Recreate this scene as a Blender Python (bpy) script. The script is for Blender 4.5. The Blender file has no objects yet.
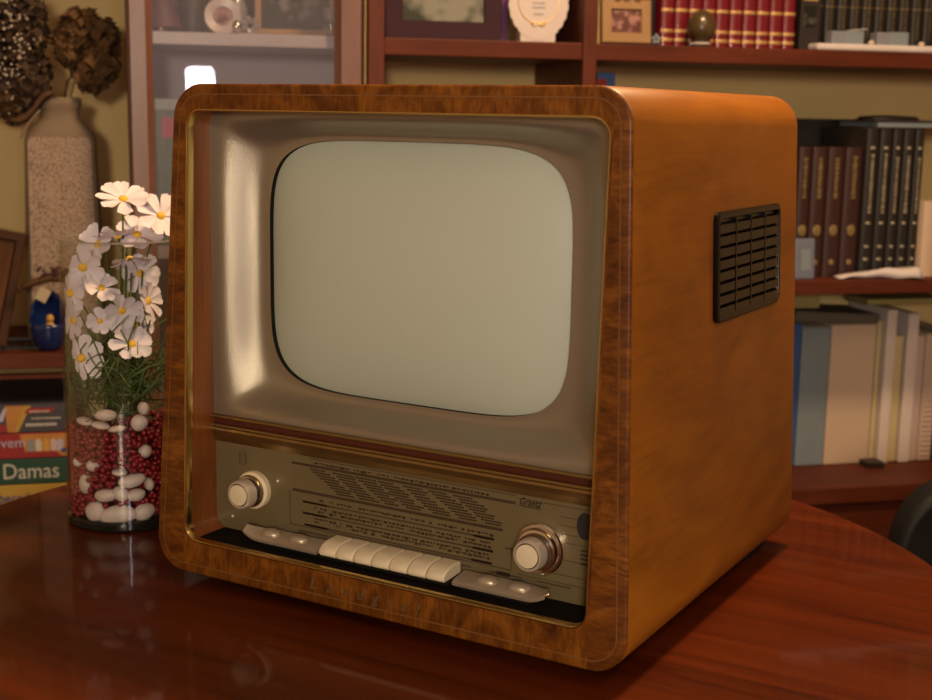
import bpy, bmesh, math, random
from mathutils import Vector, Matrix, Euler
random.seed(7)
PI = math.pi
sc = bpy.context.scene
col = sc.collection

# ------------------------------------------------------------------ materials
def newmat(name):
    m = bpy.data.materials.new(name); m.use_nodes = True
    nt = m.node_tree
    for n in list(nt.nodes): nt.nodes.remove(n)
    out = nt.nodes.new('ShaderNodeOutputMaterial')
    return m, nt, out

def N(nt, t, **kw):
    n = nt.nodes.new('ShaderNode' + t)
    for k, v in kw.items():
        if k in n.inputs: n.inputs[k].default_value = v
        else: setattr(n, k, v)
    return n

def rgba(c): return (c[0], c[1], c[2], 1)

def plain(name, c, rough=.5, metal=0., spec=.5, coat=0., var=.12, vscale=30., bump=0., bscale=200., emit=None, coat_rough=.05):
    m, nt, out = newmat(name)
    b = N(nt, 'BsdfPrincipled'); L = nt.links
    tc = N(nt, 'TexCoord'); no = N(nt, 'TexNoise', Scale=vscale, Detail=4.)
    L.new(tc.outputs['Object'], no.inputs['Vector'])
    mx = N(nt, 'Mix'); mx.data_type = 'RGBA'
    mx.inputs[6].default_value = rgba([x * (1 - var) for x in c]); mx.inputs[7].default_value = rgba([min(1, x * (1 + var)) for x in c])
    L.new(no.outputs['Fac'], mx.inputs[0]); L.new(mx.outputs[2], b.inputs['Base Color'])
    b.inputs['Roughness'].default_value = rough; b.inputs['Metallic'].default_value = metal
    b.inputs['Specular IOR Level'].default_value = spec
    b.inputs['Coat Weight'].default_value = coat; b.inputs['Coat Roughness'].default_value = coat_rough
    if bump:
        n2 = N(nt, 'TexNoise', Scale=bscale, Detail=3.); L.new(tc.outputs['Object'], n2.inputs['Vector'])
        bp = N(nt, 'Bump', Strength=bump, Distance=.001); L.new(n2.outputs['Fac'], bp.inputs['Height']); L.new(bp.outputs['Normal'], b.inputs['Normal'])
    L.new(b.outputs[0], out.inputs[0])
    return m

def wood(name, stops, scale=(2., 2., 40.), rough=.3, coat=.4, fine=(8, 8, 260), bump=.1, coat_rough=.08, distort=1.2, rot=(0, 0, 0), fine_amt=.35, spec=.5, stripes=None):
    """stops: list of (pos, colour). grain is stretched by scale in object space."""
    m, nt, out = newmat(name); L = nt.links
    b = N(nt, 'BsdfPrincipled'); tc = N(nt, 'TexCoord')
    mp = N(nt, 'Mapping'); mp.inputs['Scale'].default_value = scale; mp.inputs['Rotation'].default_value = rot
    L.new(tc.outputs['Object'], mp.inputs['Vector'])
    n1 = N(nt, 'TexNoise', Scale=1., Detail=5., Roughness=.55, Distortion=distort); L.new(mp.outputs[0], n1.inputs['Vector'])
    mp2 = N(nt, 'Mapping'); mp2.inputs['Scale'].default_value = fine; mp2.inputs['Rotation'].default_value = rot
    L.new(tc.outputs['Object'], mp2.inputs['Vector'])
    n2 = N(nt, 'TexNoise', Scale=1., Detail=4., Roughness=.6); L.new(mp2.outputs[0], n2.inputs['Vector'])
    mix = N(nt, 'Mix'); mix.data_type = 'FLOAT'; mix.inputs[0].default_value = fine_amt
    L.new(n1.outputs['Fac'], mix.inputs[2]); L.new(n2.outputs['Fac'], mix.inputs[3])
    cr = N(nt, 'ValToRGB'); el = cr.color_ramp.elements
    el[0].position, el[0].color = stops[0][0], rgba(stops[0][1]); el[1].position, el[1].color = stops[-1][0], rgba(stops[-1][1])
    for p, c in stops[1:-1]:
        e = el.new(p); e.color = rgba(c)
    L.new(mix.outputs[0], cr.inputs[0]); L.new(cr.outputs[0], b.inputs['Base Color'])
    b.inputs['Roughness'].default_value = rough; b.inputs['Coat Weight'].default_value = coat; b.inputs['Coat Roughness'].default_value = coat_rough
    b.inputs['Specular IOR Level'].default_value = spec
    bp = N(nt, 'Bump', Strength=bump, Distance=.0006); L.new(mix.outputs[0], bp.inputs['Height']); L.new(bp.outputs['Normal'], b.inputs['Normal'])
    L.new(b.outputs[0], out.inputs[0])
    return m

def crossgrain(name, c_dark, c_mid, c_light, half):
    """walnut veneer laid across the rails: bands run along x on the stiles (|x|>half) and along z on the rails"""
    m, nt, out = newmat(name); L = nt.links
    b = N(nt, 'BsdfPrincipled', Roughness=.42); tc = N(nt, 'TexCoord')
    facs = []
    for sc_, fi in (((11, 11, 24), (60, 60, 300)), ((24, 11, 11), (300, 60, 60))):
        mp = N(nt, 'Mapping'); mp.inputs['Scale'].default_value = sc_; L.new(tc.outputs['Object'], mp.inputs['Vector'])
        n1 = N(nt, 'TexNoise', Scale=1., Detail=6., Roughness=.66, Distortion=2.4); L.new(mp.outputs[0], n1.inputs['Vector'])
        mp2 = N(nt, 'Mapping'); mp2.inputs['Scale'].default_value = fi; L.new(tc.outputs['Object'], mp2.inputs['Vector'])
        n2 = N(nt, 'TexNoise', Scale=1., Detail=3.); L.new(mp2.outputs[0], n2.inputs['Vector'])
        mx = N(nt, 'Mix'); mx.data_type = 'FLOAT'; mx.inputs[0].default_value = .3
        L.new(n1.outputs['Fac'], mx.inputs[2]); L.new(n2.outputs['Fac'], mx.inputs[3]); facs.append(mx.outputs[0])
    sx = N(nt, 'SeparateXYZ'); L.new(tc.outputs['Object'], sx.inputs[0])
    ab = N(nt, 'Math', operation='ABSOLUTE'); L.new(sx.outputs[0], ab.inputs[0])
    gt = N(nt, 'Math', operation='GREATER_THAN'); L.new(ab.outputs[0], gt.inputs[0]); gt.inputs[1].default_value = half
    mx = N(nt, 'Mix'); mx.data_type = 'FLOAT'; L.new(gt.outputs[0], mx.inputs[0]); L.new(facs[1], mx.inputs[2]); L.new(facs[0], mx.inputs[3])
    cr = N(nt, 'ValToRGB'); el = cr.color_ramp.elements
    el[0].position, el[0].color = .32, rgba(c_dark); el[1].position, el[1].color = .64, rgba(c_light)
    e = el.new(.47); e.color = rgba(c_mid)
    L.new(mx.outputs[0], cr.inputs[0]); L.new(cr.outputs[0], b.inputs['Base Color'])
    b.inputs['Coat Weight'].default_value = .05; b.inputs['Coat Roughness'].default_value = .18; b.inputs['Specular IOR Level'].default_value = .25
    L.new(b.outputs[0], out.inputs[0])
    return m

def thin_glass(name, tint=(1, 1, 1), f0=.04, rough=.02, dust_haze=0., haze_rough=.3, edge=0.):
    """single sheet: see-through mixed with a mirror reflection by angle, plus a soft dusty reflection tinted lilac as haze"""
    m, nt, out = newmat(name); L = nt.links
    tr = N(nt, 'BsdfTransparent', Color=rgba(tint)); gl = N(nt, 'BsdfGlossy', Roughness=rough)
    lw = N(nt, 'LayerWeight', Blend=.12)
    ad = N(nt, 'Math', operation='MULTIPLY_ADD'); L.new(lw.outputs['Facing'], ad.inputs[0]); ad.inputs[1].default_value = .25 + edge; ad.inputs[2].default_value = f0
    ad.use_clamp = True
    ms = N(nt, 'MixShader'); L.new(ad.outputs[0], ms.inputs[0]); L.new(tr.outputs[0], ms.inputs[1]); L.new(gl.outputs[0], ms.inputs[2])
    last = ms
    if dust_haze:
        g2 = N(nt, 'BsdfGlossy', Roughness=haze_rough); m2 = N(nt, 'MixShader'); m2.inputs[0].default_value = dust_haze
        g2.inputs['Color'].default_value = (.88, .82, 1, 1)  # lilac tint puts the haze of reflected light into the gloss colour
        L.new(ms.outputs[0], m2.inputs[1]); L.new(g2.outputs[0], m2.inputs[2]); last = m2
    L.new(last.outputs[0], out.inputs[0])
    return m

def emission(name, c, s):
    m, nt, out = newmat(name); e = N(nt, 'Emission', Color=rgba(c), Strength=s); nt.links.new(e.outputs[0], out.inputs[0]); return m

def speckle(name, c1, c2, scale=160., thr=.5, rough=.8):
    m, nt, out = newmat(name); L = nt.links
    b = N(nt, 'BsdfPrincipled', Roughness=rough); tc = N(nt, 'TexCoord'); no = N(nt, 'TexNoise', Scale=scale, Detail=2.)
    L.new(tc.outputs['Object'], no.inputs['Vector'])
    cr = N(nt, 'ValToRGB'); cr.color_ramp.elements[0].position = thr - .06; cr.color_ramp.elements[1].position = thr + .06
    cr.color_ramp.elements[0].color = rgba(c1); cr.color_ramp.elements[1].color = rgba(c2)
    L.new(no.outputs['Fac'], cr.inputs[0]); L.new(cr.outputs[0], b.inputs['Base Color'])
    bp = N(nt, 'Bump', Strength=.6, Distance=.002); L.new(no.outputs['Fac'], bp.inputs['Height']); L.new(bp.outputs['Normal'], b.inputs['Normal'])
    L.new(b.outputs[0], out.inputs[0]); return m

M = {}
M['side_veneer'] = wood('side_veneer', [(.28, (.155, .048, .003)), (.5, (.25, .080, .005)), (.72, (.32, .108, .007))], scale=(6, 5, 14), fine=(60, 14, 240), spec=.3, rough=.45, coat=.05, coat_rough=.2, bump=.05, distort=1.6, fine_amt=.3)
M['walnut'] = crossgrain('walnut_veneer', (.040, .009, .002), (.125, .036, .004), (.25, .084, .009), .232)
M['reveal_wood'] = wood('reveal_wood', [(.3, (.11, .026, .004)), (.55, (.22, .062, .010)), (.7, (.27, .085, .014))], scale=(40, 25, 3.5), fine=(240, 240, 10), rough=.4, coat=.2)
M['inlay'] = plain('inlay', (.17, .07, .02), .5)
M['gold'] = plain('gold', (.72, .52, .2), .22, metal=1., var=.08)
M['dullgold'] = plain('dull_gold', (.30, .19, .07), .30, metal=.85, var=.1)
M['maroon_strip'] = plain('maroon_strip', (.07, .012, .006), .35)
M['mask'] = plain('champagne_mask', (.37, .32, .25), .36, metal=.78, var=.06, vscale=900., bump=.35, bscale=900.)
M['screen'] = plain('screen_glass', (.49, .515, .42), .4, spec=.3, coat=.15, coat_rough=.25, var=.02, vscale=5)
M['black'] = plain('black_rubber', (.006, .005, .004), .6, spec=.2)
M['darkfelt'] = plain('dark_recess', (.008, .005, .003), .8, spec=.1)
M['knobrim'] = plain('knob_rim', (.72, .62, .50), .3, metal=.55, var=.03)
M['dial'] = plain('dial_glass', (.165, .125, .062), .35, metal=.2, coat=.1, var=.1, vscale=12)
M['print'] = plain('dial_print', (.045, .024, .012), .5)
M['print2'] = plain('dial_print_fine', (.045, .024, .015), .6, spec=.2)
M['chrome'] = plain('chrome', (.80, .74, .68), .14, metal=1., var=.03)
M['cream'] = plain('cream_plastic', (.72, .60, .42), .35, var=.06)
M['knobring'] = plain('knob_ring', (.10, .06, .035), .3, metal=.6)
M['tray'] = plain('champagne_tray', (.52, .43, .32), .35, metal=.6)
M['vent'] = plain('bakelite', (.005, .003, .0025), .3, spec=.3)
M['eye'] = plain('magic_eye', (.02, .025, .028), .2, coat=.5)
M['lettering'] = plain('brass_lettering', (.27, .18, .08), .35, metal=.6)
M['table'] = wood('table_cherry', [(.30, (.018, .002, .001)), (.42, (.062, .009, .001)), (.68, (.105, .017, .002))], scale=(1.6, 26, 3), fine=(12, 300, 10), rough=.4, coat=.34, coat_rough=.05, spec=.12, bump=.02, rot=(0, 0, math.radians(-30)), distort=.8, fine_amt=.2)
M['case'] = wood('bookcase_mahogany', [(.3, (.060, .011, .004)), (.6, (.11, .022, .009)), (.75, (.14, .032, .013))], scale=(3, 20, 20), fine=(20, 160, 160), rough=.55, coat=0, spec=.25)
M['casev'] = wood('bookcase_mahogany_upright', [(.3, (.060, .011, .004)), (.6, (.11, .022, .009)), (.75, (.14, .032, .013))], scale=(20, 20, 3), fine=(160, 160, 20), rough=.5, coat=.04, coat_rough=.38, spec=.3)
M['wall'] = plain('cream_wall', (.76, .565, .27), .85, var=.05, vscale=3)
M['roomwall'] = plain('room_wall', (.62, .50, .36), .85, var=.04, vscale=2)
M['ceil'] = plain('ceiling_white', (.75, .68, .58), .9, var=.02)
M['floor'] = wood('floor_parquet', [(.3, (.10, .04, .015)), (.7, (.22, .10, .04))], scale=(2, 14, 2), fine=(8, 90, 8), rough=.4)
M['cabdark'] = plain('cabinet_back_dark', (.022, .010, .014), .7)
M['doorwood'] = wood('door_wood', [(.3, (.12, .045, .032)), (.7, (.19, .08, .06))], scale=(20, 20, 3), fine=(160, 160, 20), rough=.42, coat=.4, coat_rough=.36, spec=.6)
M['cabback'] = plain('cabinet_back', (.46, .41, .48), .6, var=.05, vscale=4)
M['cab_shelf'] = plain('cabinet_shelf', (.30, .26, .30), .35)
M['glass'] = thin_glass('vase_glass', (.98, .985, .98), .05, .02, edge=.08)
M['doorglass'] = thin_glass('door_glass', (.96, .95, .97), .09, .015, dust_haze=.06, haze_rough=.5)
M['glassbase'] = plain('thick_glass_base', (.010, .011, .009), .06, spec=.5)
M['petal'] = plain('white_petal', (.78, .70, .78), .6, var=.06)
M['pollen'] = plain('yellow_pollen', (.85, .50, .03), .7, bump=.6, bscale=500)
M['stem'] = plain('green_stem', (.075, .12, .03), .5)
M['fern'] = plain('green_foliage', (.07, .13, .035), .55, var=.35, vscale=40)
M['pebble'] = plain('white_pebble', (.68, .55, .50), .45, var=.1, vscale=25)
M['bead'] = plain('red_bead', (.22, .010, .018), .3, coat=.15, var=.5, vscale=60)
M['stoneware'] = plain('grey_stoneware', (.20, .14, .10), .7, var=.12, vscale=12)
M['stonepanel'] = speckle('rough_stoneware', (.17, .11, .08), (.37, .27, .22), 300, .45)
M['dry1'] = plain('dried_brown_flower', (.10, .045, .012), .8, var=.6, vscale=30)
M['dry2'] = plain('dried_dark_flower', (.045, .022, .012), .8, var=.5, vscale=30)
M['dryleaf'] = plain('dried_leaf', (.075, .03, .008), .7, var=.4)
M['seed'] = plain('pale_seed', (.50, .42, .36), .6, var=.2)
M['twig'] = plain('brown_twig', (.10, .05, .02), .7)
M['blue'] = plain('blue_glaze', (.008, .022, .11), .15, coat=.4)
M['figure'] = plain('yellow_figure', (.55, .30, .05), .4)
M['tag'] = plain('pale_tag', (.45, .36, .27), .6)
M['framewood'] = wood('dark_frame', [(.3, (.03, .010, .004)), (.7, (.07, .025, .010))], scale=(20, 20, 20), fine=(90, 90, 90), rough=.6, coat=0, spec=.2)
M['orangewood'] = wood('orange_mount', [(.3, (.035, .010, .002)), (.7, (.12, .042, .008))], scale=(40, 8, 4), fine=(200, 60, 20), rough=.6, coat=0, spec=.2)
M['red'] = plain('red_card', (.26, .012, .014), .4)
M['navy'] = plain('navy_card', (.045, .04, .06), .4)
M['orange'] = plain('orange_card', (.42, .18, .03), .45, var=.2)
M['yellow'] = plain('yellow_card', (.42, .26, .035), .45, var=.1)
M['green'] = plain('green_card', (.008, .045, .026), .4)
M['white'] = plain('white_print', (.50, .47, .44), .5)
M['lilacprint'] = plain('lilac_print', (.40, .36, .50), .5)
M['blueprint'] = plain('blue_print', (.04, .05, .22), .5)
M['pinkbox'] = plain('pink_label', (.30, .03, .09), .5)
M['tealbox'] = plain('teal_binder', (.06, .09, .09), .5)
M['redbook'] = plain('red_leatherette', (.15, .005, .014), .35, coat=.2, bump=.2, bscale=700)
M['maroonbook'] = plain('maroon_leatherette', (.032, .008, .009), .5, coat=.05, bump=.2, bscale=700)
M['blackbook'] = plain('black_leatherette', (.011, .008, .009), .5, coat=.05, bump=.2, bscale=700)
M['darkalbum'] = plain('dark_album', (.022, .016, .018), .45)
M['pages'] = plain('book_pages', (.60, .50, .38), .8)
M['redfoil'] = plain('speckled_gold_foil', (.55, .34, .14), .45, metal=.4, var=.7, vscale=260)
M['palefoil'] = plain('pale_foil', (.42, .38, .30), .4, metal=.5, var=.4, vscale=200)
M['dimfoil'] = plain('dim_gold_foil', (.30, .22, .10), .4, metal=.5, var=.6, vscale=120)
M['goldfoil'] = plain('gold_foil', (.75, .52, .22), .35, metal=.6, var=.3, vscale=90)
M['bluebind'] = plain('blue_binder', (.03, .09, .30), .4)
M['greybind'] = plain('grey_blue_binder', (.19, .235, .29), .5)
M['creambind'] = plain('cream_binder', (.56, .42, .33), .55, var=.05)
M['whitebind'] = plain('white_binder', (.66, .57, .56), .5, var=.05)
M['yellowbind'] = plain('cream_yellow_paper', (.55, .45, .25), .6)
M['pinkbind'] = plain('pale_pink_binder', (.50, .38, .38), .6)
M['greyfile'] = plain('grey_file', (.10, .085, .07), .6)
M['olive'] = plain('olive_box', (.32, .26, .10), .6)
M['paper'] = plain('white_paper', (.62, .56, .60), .7)
M['greybox'] = plain('grey_box', (.20, .21, .27), .5)
M['blueframe'] = plain('blue_grey_card', (.14, .16, .24), .5)
M['tanframe'] = plain('tan_frame', (.30, .17, .08), .5, var=.15)
M['photo1'] = speckle('photo_reddish', (.10, .03, .03), (.32, .16, .15), 55, .5, .3)
M['photo2'] = speckle('photo_grey', (.05, .055, .05), (.24, .24, .22), 14, .45, .2)
M['photo3'] = speckle('photo_dark', (.012, .014, .012), (.22, .20, .22), 16, .55, .2)
M['purpleframe'] = plain('purple_mount', (.040, .014, .024), .7, spec=.2)
M['purple'] = plain('purple_card', (.16, .04, .17), .5)
M['plaque'] = plain('white_plaque', (.62, .54, .56), .5, var=.04)
M['eggstone'] = plain('brown_agate', (.07, .045, .018), .3, coat=.25, var=.5, vscale=25)
M['lampshade'] = plain('maroon_shade', (.06, .010, .022), .6)
M['porcelain'] = plain('porcelain', (.42, .36, .37), .3, var=.1)
M['crystal'] = plain('crystal', (.22, .20, .22), .08, spec=1., var=.3, vscale=60)
M['leather'] = plain('black_leather', (.008, .008, .009), .6, spec=.3, bump=.15, bscale=300)
M['led'] = emission('white_lamp_panel', (1, .90, 1.0), 34.)
M['bulb'] = emission('small_warm_bulb', (1, .62, .25), 5.)
M['metal_dark'] = plain('dark_metal', (.03, .03, .03), .4, metal=.8)

# ------------------------------------------------------------------ mesh helpers
def link(name, bm, mat, parent=None, loc=None, rot=None, smooth=False, mats=None):
    me = bpy.data.meshes.new(name); bmesh.ops.recalc_face_normals(bm, faces=bm.faces[:]); bm.to_mesh(me); bm.free()
    if smooth:
        for p in me.polygons: p.use_smooth = True
        if smooth != 'full':
            try: me.set_sharp_from_angle(angle=math.radians(38))
            except Exception: pass
    for mm in (mats or [mat]): me.materials.append(mm)
    o = bpy.data.objects.new(name, me); col.objects.link(o)
    if parent: o.parent = parent
    if loc: o.location = loc
    if rot: o.rotation_euler = rot
    return o

def tag(o, label, cat, group=None):
    o['label'] = label; o['category'] = cat
    if group: o['group'] = group
    return o

def thing(name, label, cat, loc=(0, 0, 0), rz=0., group=None):
    o = bpy.data.objects.new(name, None); col.objects.link(o); o.empty_display_size = .05
    o.location = loc; o.rotation_euler = (0, 0, rz); return tag(o, label, cat, group)

def struct(o): o['kind'] = 'structure'; return o

def box(bm, x0, x1, y0, y1, z0, z1, bev=0., mi=0, seg=2):
    r = bmesh.ops.create_cube(bm, size=1.)
    vs = r['verts']
    for v in vs:
        v.co = Vector((x0 if v.co.x < 0 else x1, y0 if v.co.y < 0 else y1, z0 if v.co.z < 0 else z1))
    fs = set(f for v in vs for f in v.link_faces)
    for f in fs: f.material_index = mi
    if bev:
        es = list(set(e for v in vs for e in v.link_edges))
        r = bmesh.ops.bevel(bm, geom=es, offset=bev, segments=seg, affect='EDGES', profile=.5)
        for f in r['faces']: f.material_index = mi
    return vs

def bx(name, dims, mat, parent=None, bev=.001, **kw):
    bm = bmesh.new(); box(bm, *dims, bev=bev); return link(name, bm, mat, parent, **kw)

def lathe(bm, prof, seg=40, axis='z', c=(0, 0, 0), caps=True, mi=0):
    rings = []
    for r, h in prof:
        ring = []
        for i in range(seg):
            a = 2 * PI * i / seg
            if axis == 'z': p = (c[0] + r * math.cos(a), c[1] + r * math.sin(a), c[2] + h)
            else: p = (c[0] + r * math.cos(a), c[1] + h, c[2] + r * math.sin(a))
            ring.append(bm.verts.new(p))
        rings.append(ring)
    for a, b in zip(rings, rings[1:]):
        for i in range(seg):
            f = bm.faces.new((a[i], a[(i + 1) % seg], b[(i + 1) % seg], b[i])); f.material_index = mi
    if caps:
        for ring in (rings[0], rings[-1]):
            f = bm.faces.new(ring); f.material_index = mi

def tube(bm, pts, r, seg=6, r1=None):
    rings = []; n = len(pts); pts = [Vector(p) for p in pts]
    for k, p in enumerate(pts):
        d = (pts[min(k + 1, n - 1)] - pts[max(k - 1, 0)]).normalized()
        u = d.orthogonal().normalized() if k == 0 else (u - d * u.dot(d)).normalized()
        v = d.cross(u); rr_ = r if r1 is None else r + (r1 - r) * k / (n - 1)
        rings.append([bm.verts.new(p + (u * math.cos(2 * PI * i / seg) + v * math.sin(2 * PI * i / seg)) * rr_) for i in range(seg)])
    for a, b in zip(rings, rings[1:]):
        for i in range(seg): bm.faces.new((a[i], a[(i + 1) % seg], b[(i + 1) % seg], b[i]))
    bm.faces.new(rings[0][::-1]); bm.faces.new(rings[-1])

def blob(bm, c, r, sub=2, rot=None):
    m = Matrix.Translation(c)
    if rot: m = m @ rot.to_matrix().to_4x4()
    m = m @ Matrix.Diagonal((r[0], r[1], r[2], 1))
    return bmesh.ops.create_icosphere(bm, subdivisions=sub, radius=1., matrix=m)['verts']

def loop2d(Wt, Wb, z0, z1, r, n=10):
    """rounded trapezium, widths at top and bottom"""
    c = [(-Wb / 2, z0), (Wb / 2, z0), (Wt / 2, z1), (-Wt / 2, z1)]; c = [Vector(p) for p in c]; out = []
    for i in range(4):
        a, b, d = c[i - 1], c[i], c[(i + 1) % 4]
        u = (a - b).normalized(); v = (d - b).normalized(); ang = u.angle(v); t = r / math.tan(ang / 2)
        ctr = b + (u + v).normalized() * (r / math.sin(ang / 2)); p0 = b + u * t - ctr; p1 = b + v * t - ctr
        a0 = math.atan2(p0.y, p0.x); a1 = math.atan2(p1.y, p1.x); da = (a1 - a0 + PI) % (2 * PI) - PI
        for k in range(n + 1):
            q = a0 + da * k / n; out.append((ctr.x + r * math.cos(q), ctr.y + r * math.sin(q)))
    return out

def bridge(bm, loops, closed=True, cap0=False, cap1=False):
    R = [[bm.verts.new(p) for p in lp] for lp in loops]
    for a, b in zip(R, R[1:]):
        n = len(a)
        for i in range(n if closed else n - 1): bm.faces.new((a[i], a[(i + 1) % n], b[(i + 1) % n], b[i]))
    if cap0: bm.faces.new(R[0])
    if cap1: bm.faces.new(R[-1])
    return R

def text(name, s, mat, parent, size, loc, rot=(PI / 2, 0, 0), ext=.0006, sx=1., shear=0., align='LEFT', space=1.):
    cu = bpy.data.curves.new(name, 'FONT'); cu.body = s; cu.size = size; cu.extrude = ext; cu.shear = shear
    cu.align_x = align; cu.space_character = space; cu.resolution_u = 3
    cu.materials.append(mat)
    tmp = bpy.data.objects.new('lettering_curve', cu); col.objects.link(tmp); dg = bpy.context.evaluated_depsgraph_get(); dg.update()
    me = bpy.data.meshes.new_from_object(tmp.evaluated_get(dg)); bpy.data.objects.remove(tmp); bpy.data.curves.remove(cu); me.name = name
    if not me.materials: me.materials.append(mat)
    o = bpy.data.objects.new(name, me); col.objects.link(o); o.parent = parent; o.location = loc; o.rotation_euler = rot; o.scale = (sx, 1, 1)
    return o

# ------------------------------------------------------------------ camera
cam = bpy.data.cameras.new('camera'); co = bpy.data.objects.new('camera', cam); col.objects.link(co); sc.camera = co
F_ = Vector((-0.49739144, 0.84945423, -0.17615126)); R_ = Vector((0.86135443, 0.50774246, 0.01631356)); U_ = R_.cross(F_)
CP = Vector((0.683875, -0.98780339, 0.48707966))
co.matrix_world = Matrix(((R_.x, U_.x, -F_.x, CP.x), (R_.y, U_.y, -F_.y, CP.y), (R_.z, U_.z, -F_.z, CP.z), (0, 0, 0, 1)))
cam.sensor_width = 36.; cam.lens = 1320.3565 / 932 * 36.; cam.clip_start = .05
cam.dof.use_dof = True; cam.dof.focus_distance = 1.28; cam.dof.aperture_fstop = 8.

# ------------------------------------------------------------------ television
H, S_, h0, D = .5, .0183, .012, .478
def sl(z): return S_ * (z - h0) / H          # the front leans back a little
tv = thing('television', 'vintage wooden cabinet television with radio dial, standing on the round cherry table', 'television', (0, 0, 0))
def LP(d, y, slant=True, dz=0):
    lp = loop2d(.495 - 2 * d, .54 - 2 * d, h0 + d, h0 + H - d, .035 - min(d, .03), 12)
    return [(x, y + (sl(z) if slant else 0), z) for x, z in lp]
OP = loop2d(.46, .46, .047, .487, .018, 12)
def OPL(d, y, slant=True):
    lp = loop2d(.46 - 2 * d, .46 - 2 * d, .047 + d, .487 - d, .018 - d, 12)
    return [(x, y + (sl(z) if slant else 0), z) for x, z in lp]
bm = bmesh.new()
bridge(bm, [LP(.0015, .0055), LP(0, .0075), LP(0, D - .008, False), LP(.003, D - .002, False), LP(.012, D, False), LP(.05, D, False)])
link('cabinet_shell', bm, M['side_veneer'], tv, smooth=True)
bm = bmesh.new(); bridge(bm, [LP(.05, D, False), LP(.05, D - .004, False)], cap1=True); 
link('back_panel', bm, M['darkfelt'], tv)
bm = bmesh.new()
bridge(bm, [LP(.0018, .006), LP(.0008, .004), LP(.0002, .0025), LP(.0012, .0008), LP(.003, 0.), [(x, sl(z), z) for x, z in loop2d(.474, .478, .039, .494, .022, 12)], OPL(0, 0.), OPL(0, .004)])
link('front_frame', bm, M['walnut'], tv, smooth=True)
bm = bmesh.new(); bridge(bm, [LP(.0095, -.0001), LP(.0095, -.0004), LP(.0107, -.0004), LP(.0107, -.0001)]); link('inlay_line', bm, M['inlay'], tv)
bm = bmesh.new(); bridge(bm, [OPL(-.0004, 0.0001), OPL(-.0003, -.0008), OPL(.0008, -.0010), OPL(.0016, 0.), OPL(.0018, .0085), OPL(.0004, .009)]); link('gold_trim', bm, M['gold'], tv, smooth=True)
bm = bmesh.new(); bridge(bm, [OPL(0, .004), OPL(0, .03), [(x, .0545, z) for x, z in OP]]); rv = link('opening_reveal', bm, M['reveal_wood'], tv, smooth=True)
bx('recess_floor', (-.226, .226, .011, .054, .0475, .0487), M['darkfelt'], tv, bev=.0003)

# mask with a funnel round the tube
SX, SZ, SA, SB = -.002, .3325, .172, .1275
def sup(a, A, B, n):
    c, s = math.cos(a), math.sin(a); r = (abs(c / A) ** n + abs(s / B) ** n) ** (-1 / n); return r * c, r * s
MX0, MX1, MZ0, MZ1 = -.2315, .2315, .168, .4875
NA = 192
def rect_pt(a):
    c, s = math.cos(a), math.sin(a); t = 1e9
    if c > 1e-9: t = min(t, (MX1 - SX) / c)
    if c < -1e-9: t = min(t, (MX0 - SX) / c)
    if s > 1e-9: t = min(t, (MZ1 - SZ) / s)
    if s < -1e-9: t = min(t, (MZ0 - SZ) / s)
    return c * t, s * t
MY, MD = .050, .026
def mask_ring(t):
    out = []
    for i in range(NA):
        a = 2 * PI * (i + .5) / NA; ix, iz = sup(a, SA, SB, 5.); ox, oz = rect_pt(a)
        x, z = ix + (ox - ix) * t, iz + (oz - iz) * t
        s = min(1, max(0, (t - .06) / .80)); s = s * s * s * (s * (s * 6 - 15) + 10)
        out.append((SX + x, MY + MD * (1 - s), SZ + z))
    return out
bm = bmesh.new(); bridge(bm, [mask_ring(k / 22) for k in range(23)]); mk = link('screen_mask', bm, M['mask'], tv, smooth='full')
mk['label'] = 'champagne coloured moulded mask round the screen'
def sring(sc_, y): 
    return [(SX + sup(2 * PI * (i + .5) / NA, SA, SB, 5.)[0] * sc_, y, SZ + sup(2 * PI * (i + .5) / NA, SA, SB, 5.)[1] * sc_) for i in range(NA)]
bm = bmesh.new(); bridge(bm, [sring(1.0005, MY + MD + .0002), sring(1.0005, MY + MD + .009), sring(1.045, MY + MD + .012)]); link('screen_gap_shade', bm, M['black'], tv, smooth=True)  # black ring painted in for the shaded gap between mask and tube
bm = bmesh.new(); rings = []
def tube_y(x, z, rho):
    e2 = (((x - SX) / SA) ** 2 + ((z - SZ) / SB) ** 2) / 2; w = min(1, rho) ** 3
    return MY + MD + .0065 - .027 * (1 - (e2 * (1 - w) + rho * rho * w))
for k in range(20, 0, -1):
    q = 1.03 * k / 20
    rings.append([(x, tube_y(x, z, q), z) for x, y, z in sring(q, 0)])
R = bridge(bm, rings)
cv = bm.verts.new((SX, tube_y(SX, SZ, 0), SZ)); last = R[-1]
for i in range(NA): bm.faces.new((last[i], last[(i + 1) % NA], cv))
scr = link('picture_tube', bm, M['screen'], tv, smooth='full'); scr['label'] = 'grey-green bulging glass picture tube'

# trims between mask and dial
def rod(name, z, y, r, mat, x0=-.2305, x1=.2305):
    bm = bmesh.new(); tube(bm, [(x0, y, z), (x1, y, z)], r, 10); return link(name, bm, mat, tv, smooth=True)
rod('trim_rod', .1705, .0475, .0022, M['dullgold']); rod('trim_rod', .1605, .0475, .0022, M['dullgold'])
bx('trim_groove', (-.2305, .2305, .050, .054, .1595, .1725), M['maroon_strip'], tv, bev=.0003)
bm = bmesh.new()
bridge(bm, [[(x, .046, .1585), (x, .0455, .1560), (x, .0475, .150), (x, .0520, .1425), (x, .054, .1425), (x, .054, .1585)] for x in (-.2305, .2305)], cap0=True, cap1=True)
link('trim_band', bm, M['dullgold'], tv)
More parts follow.
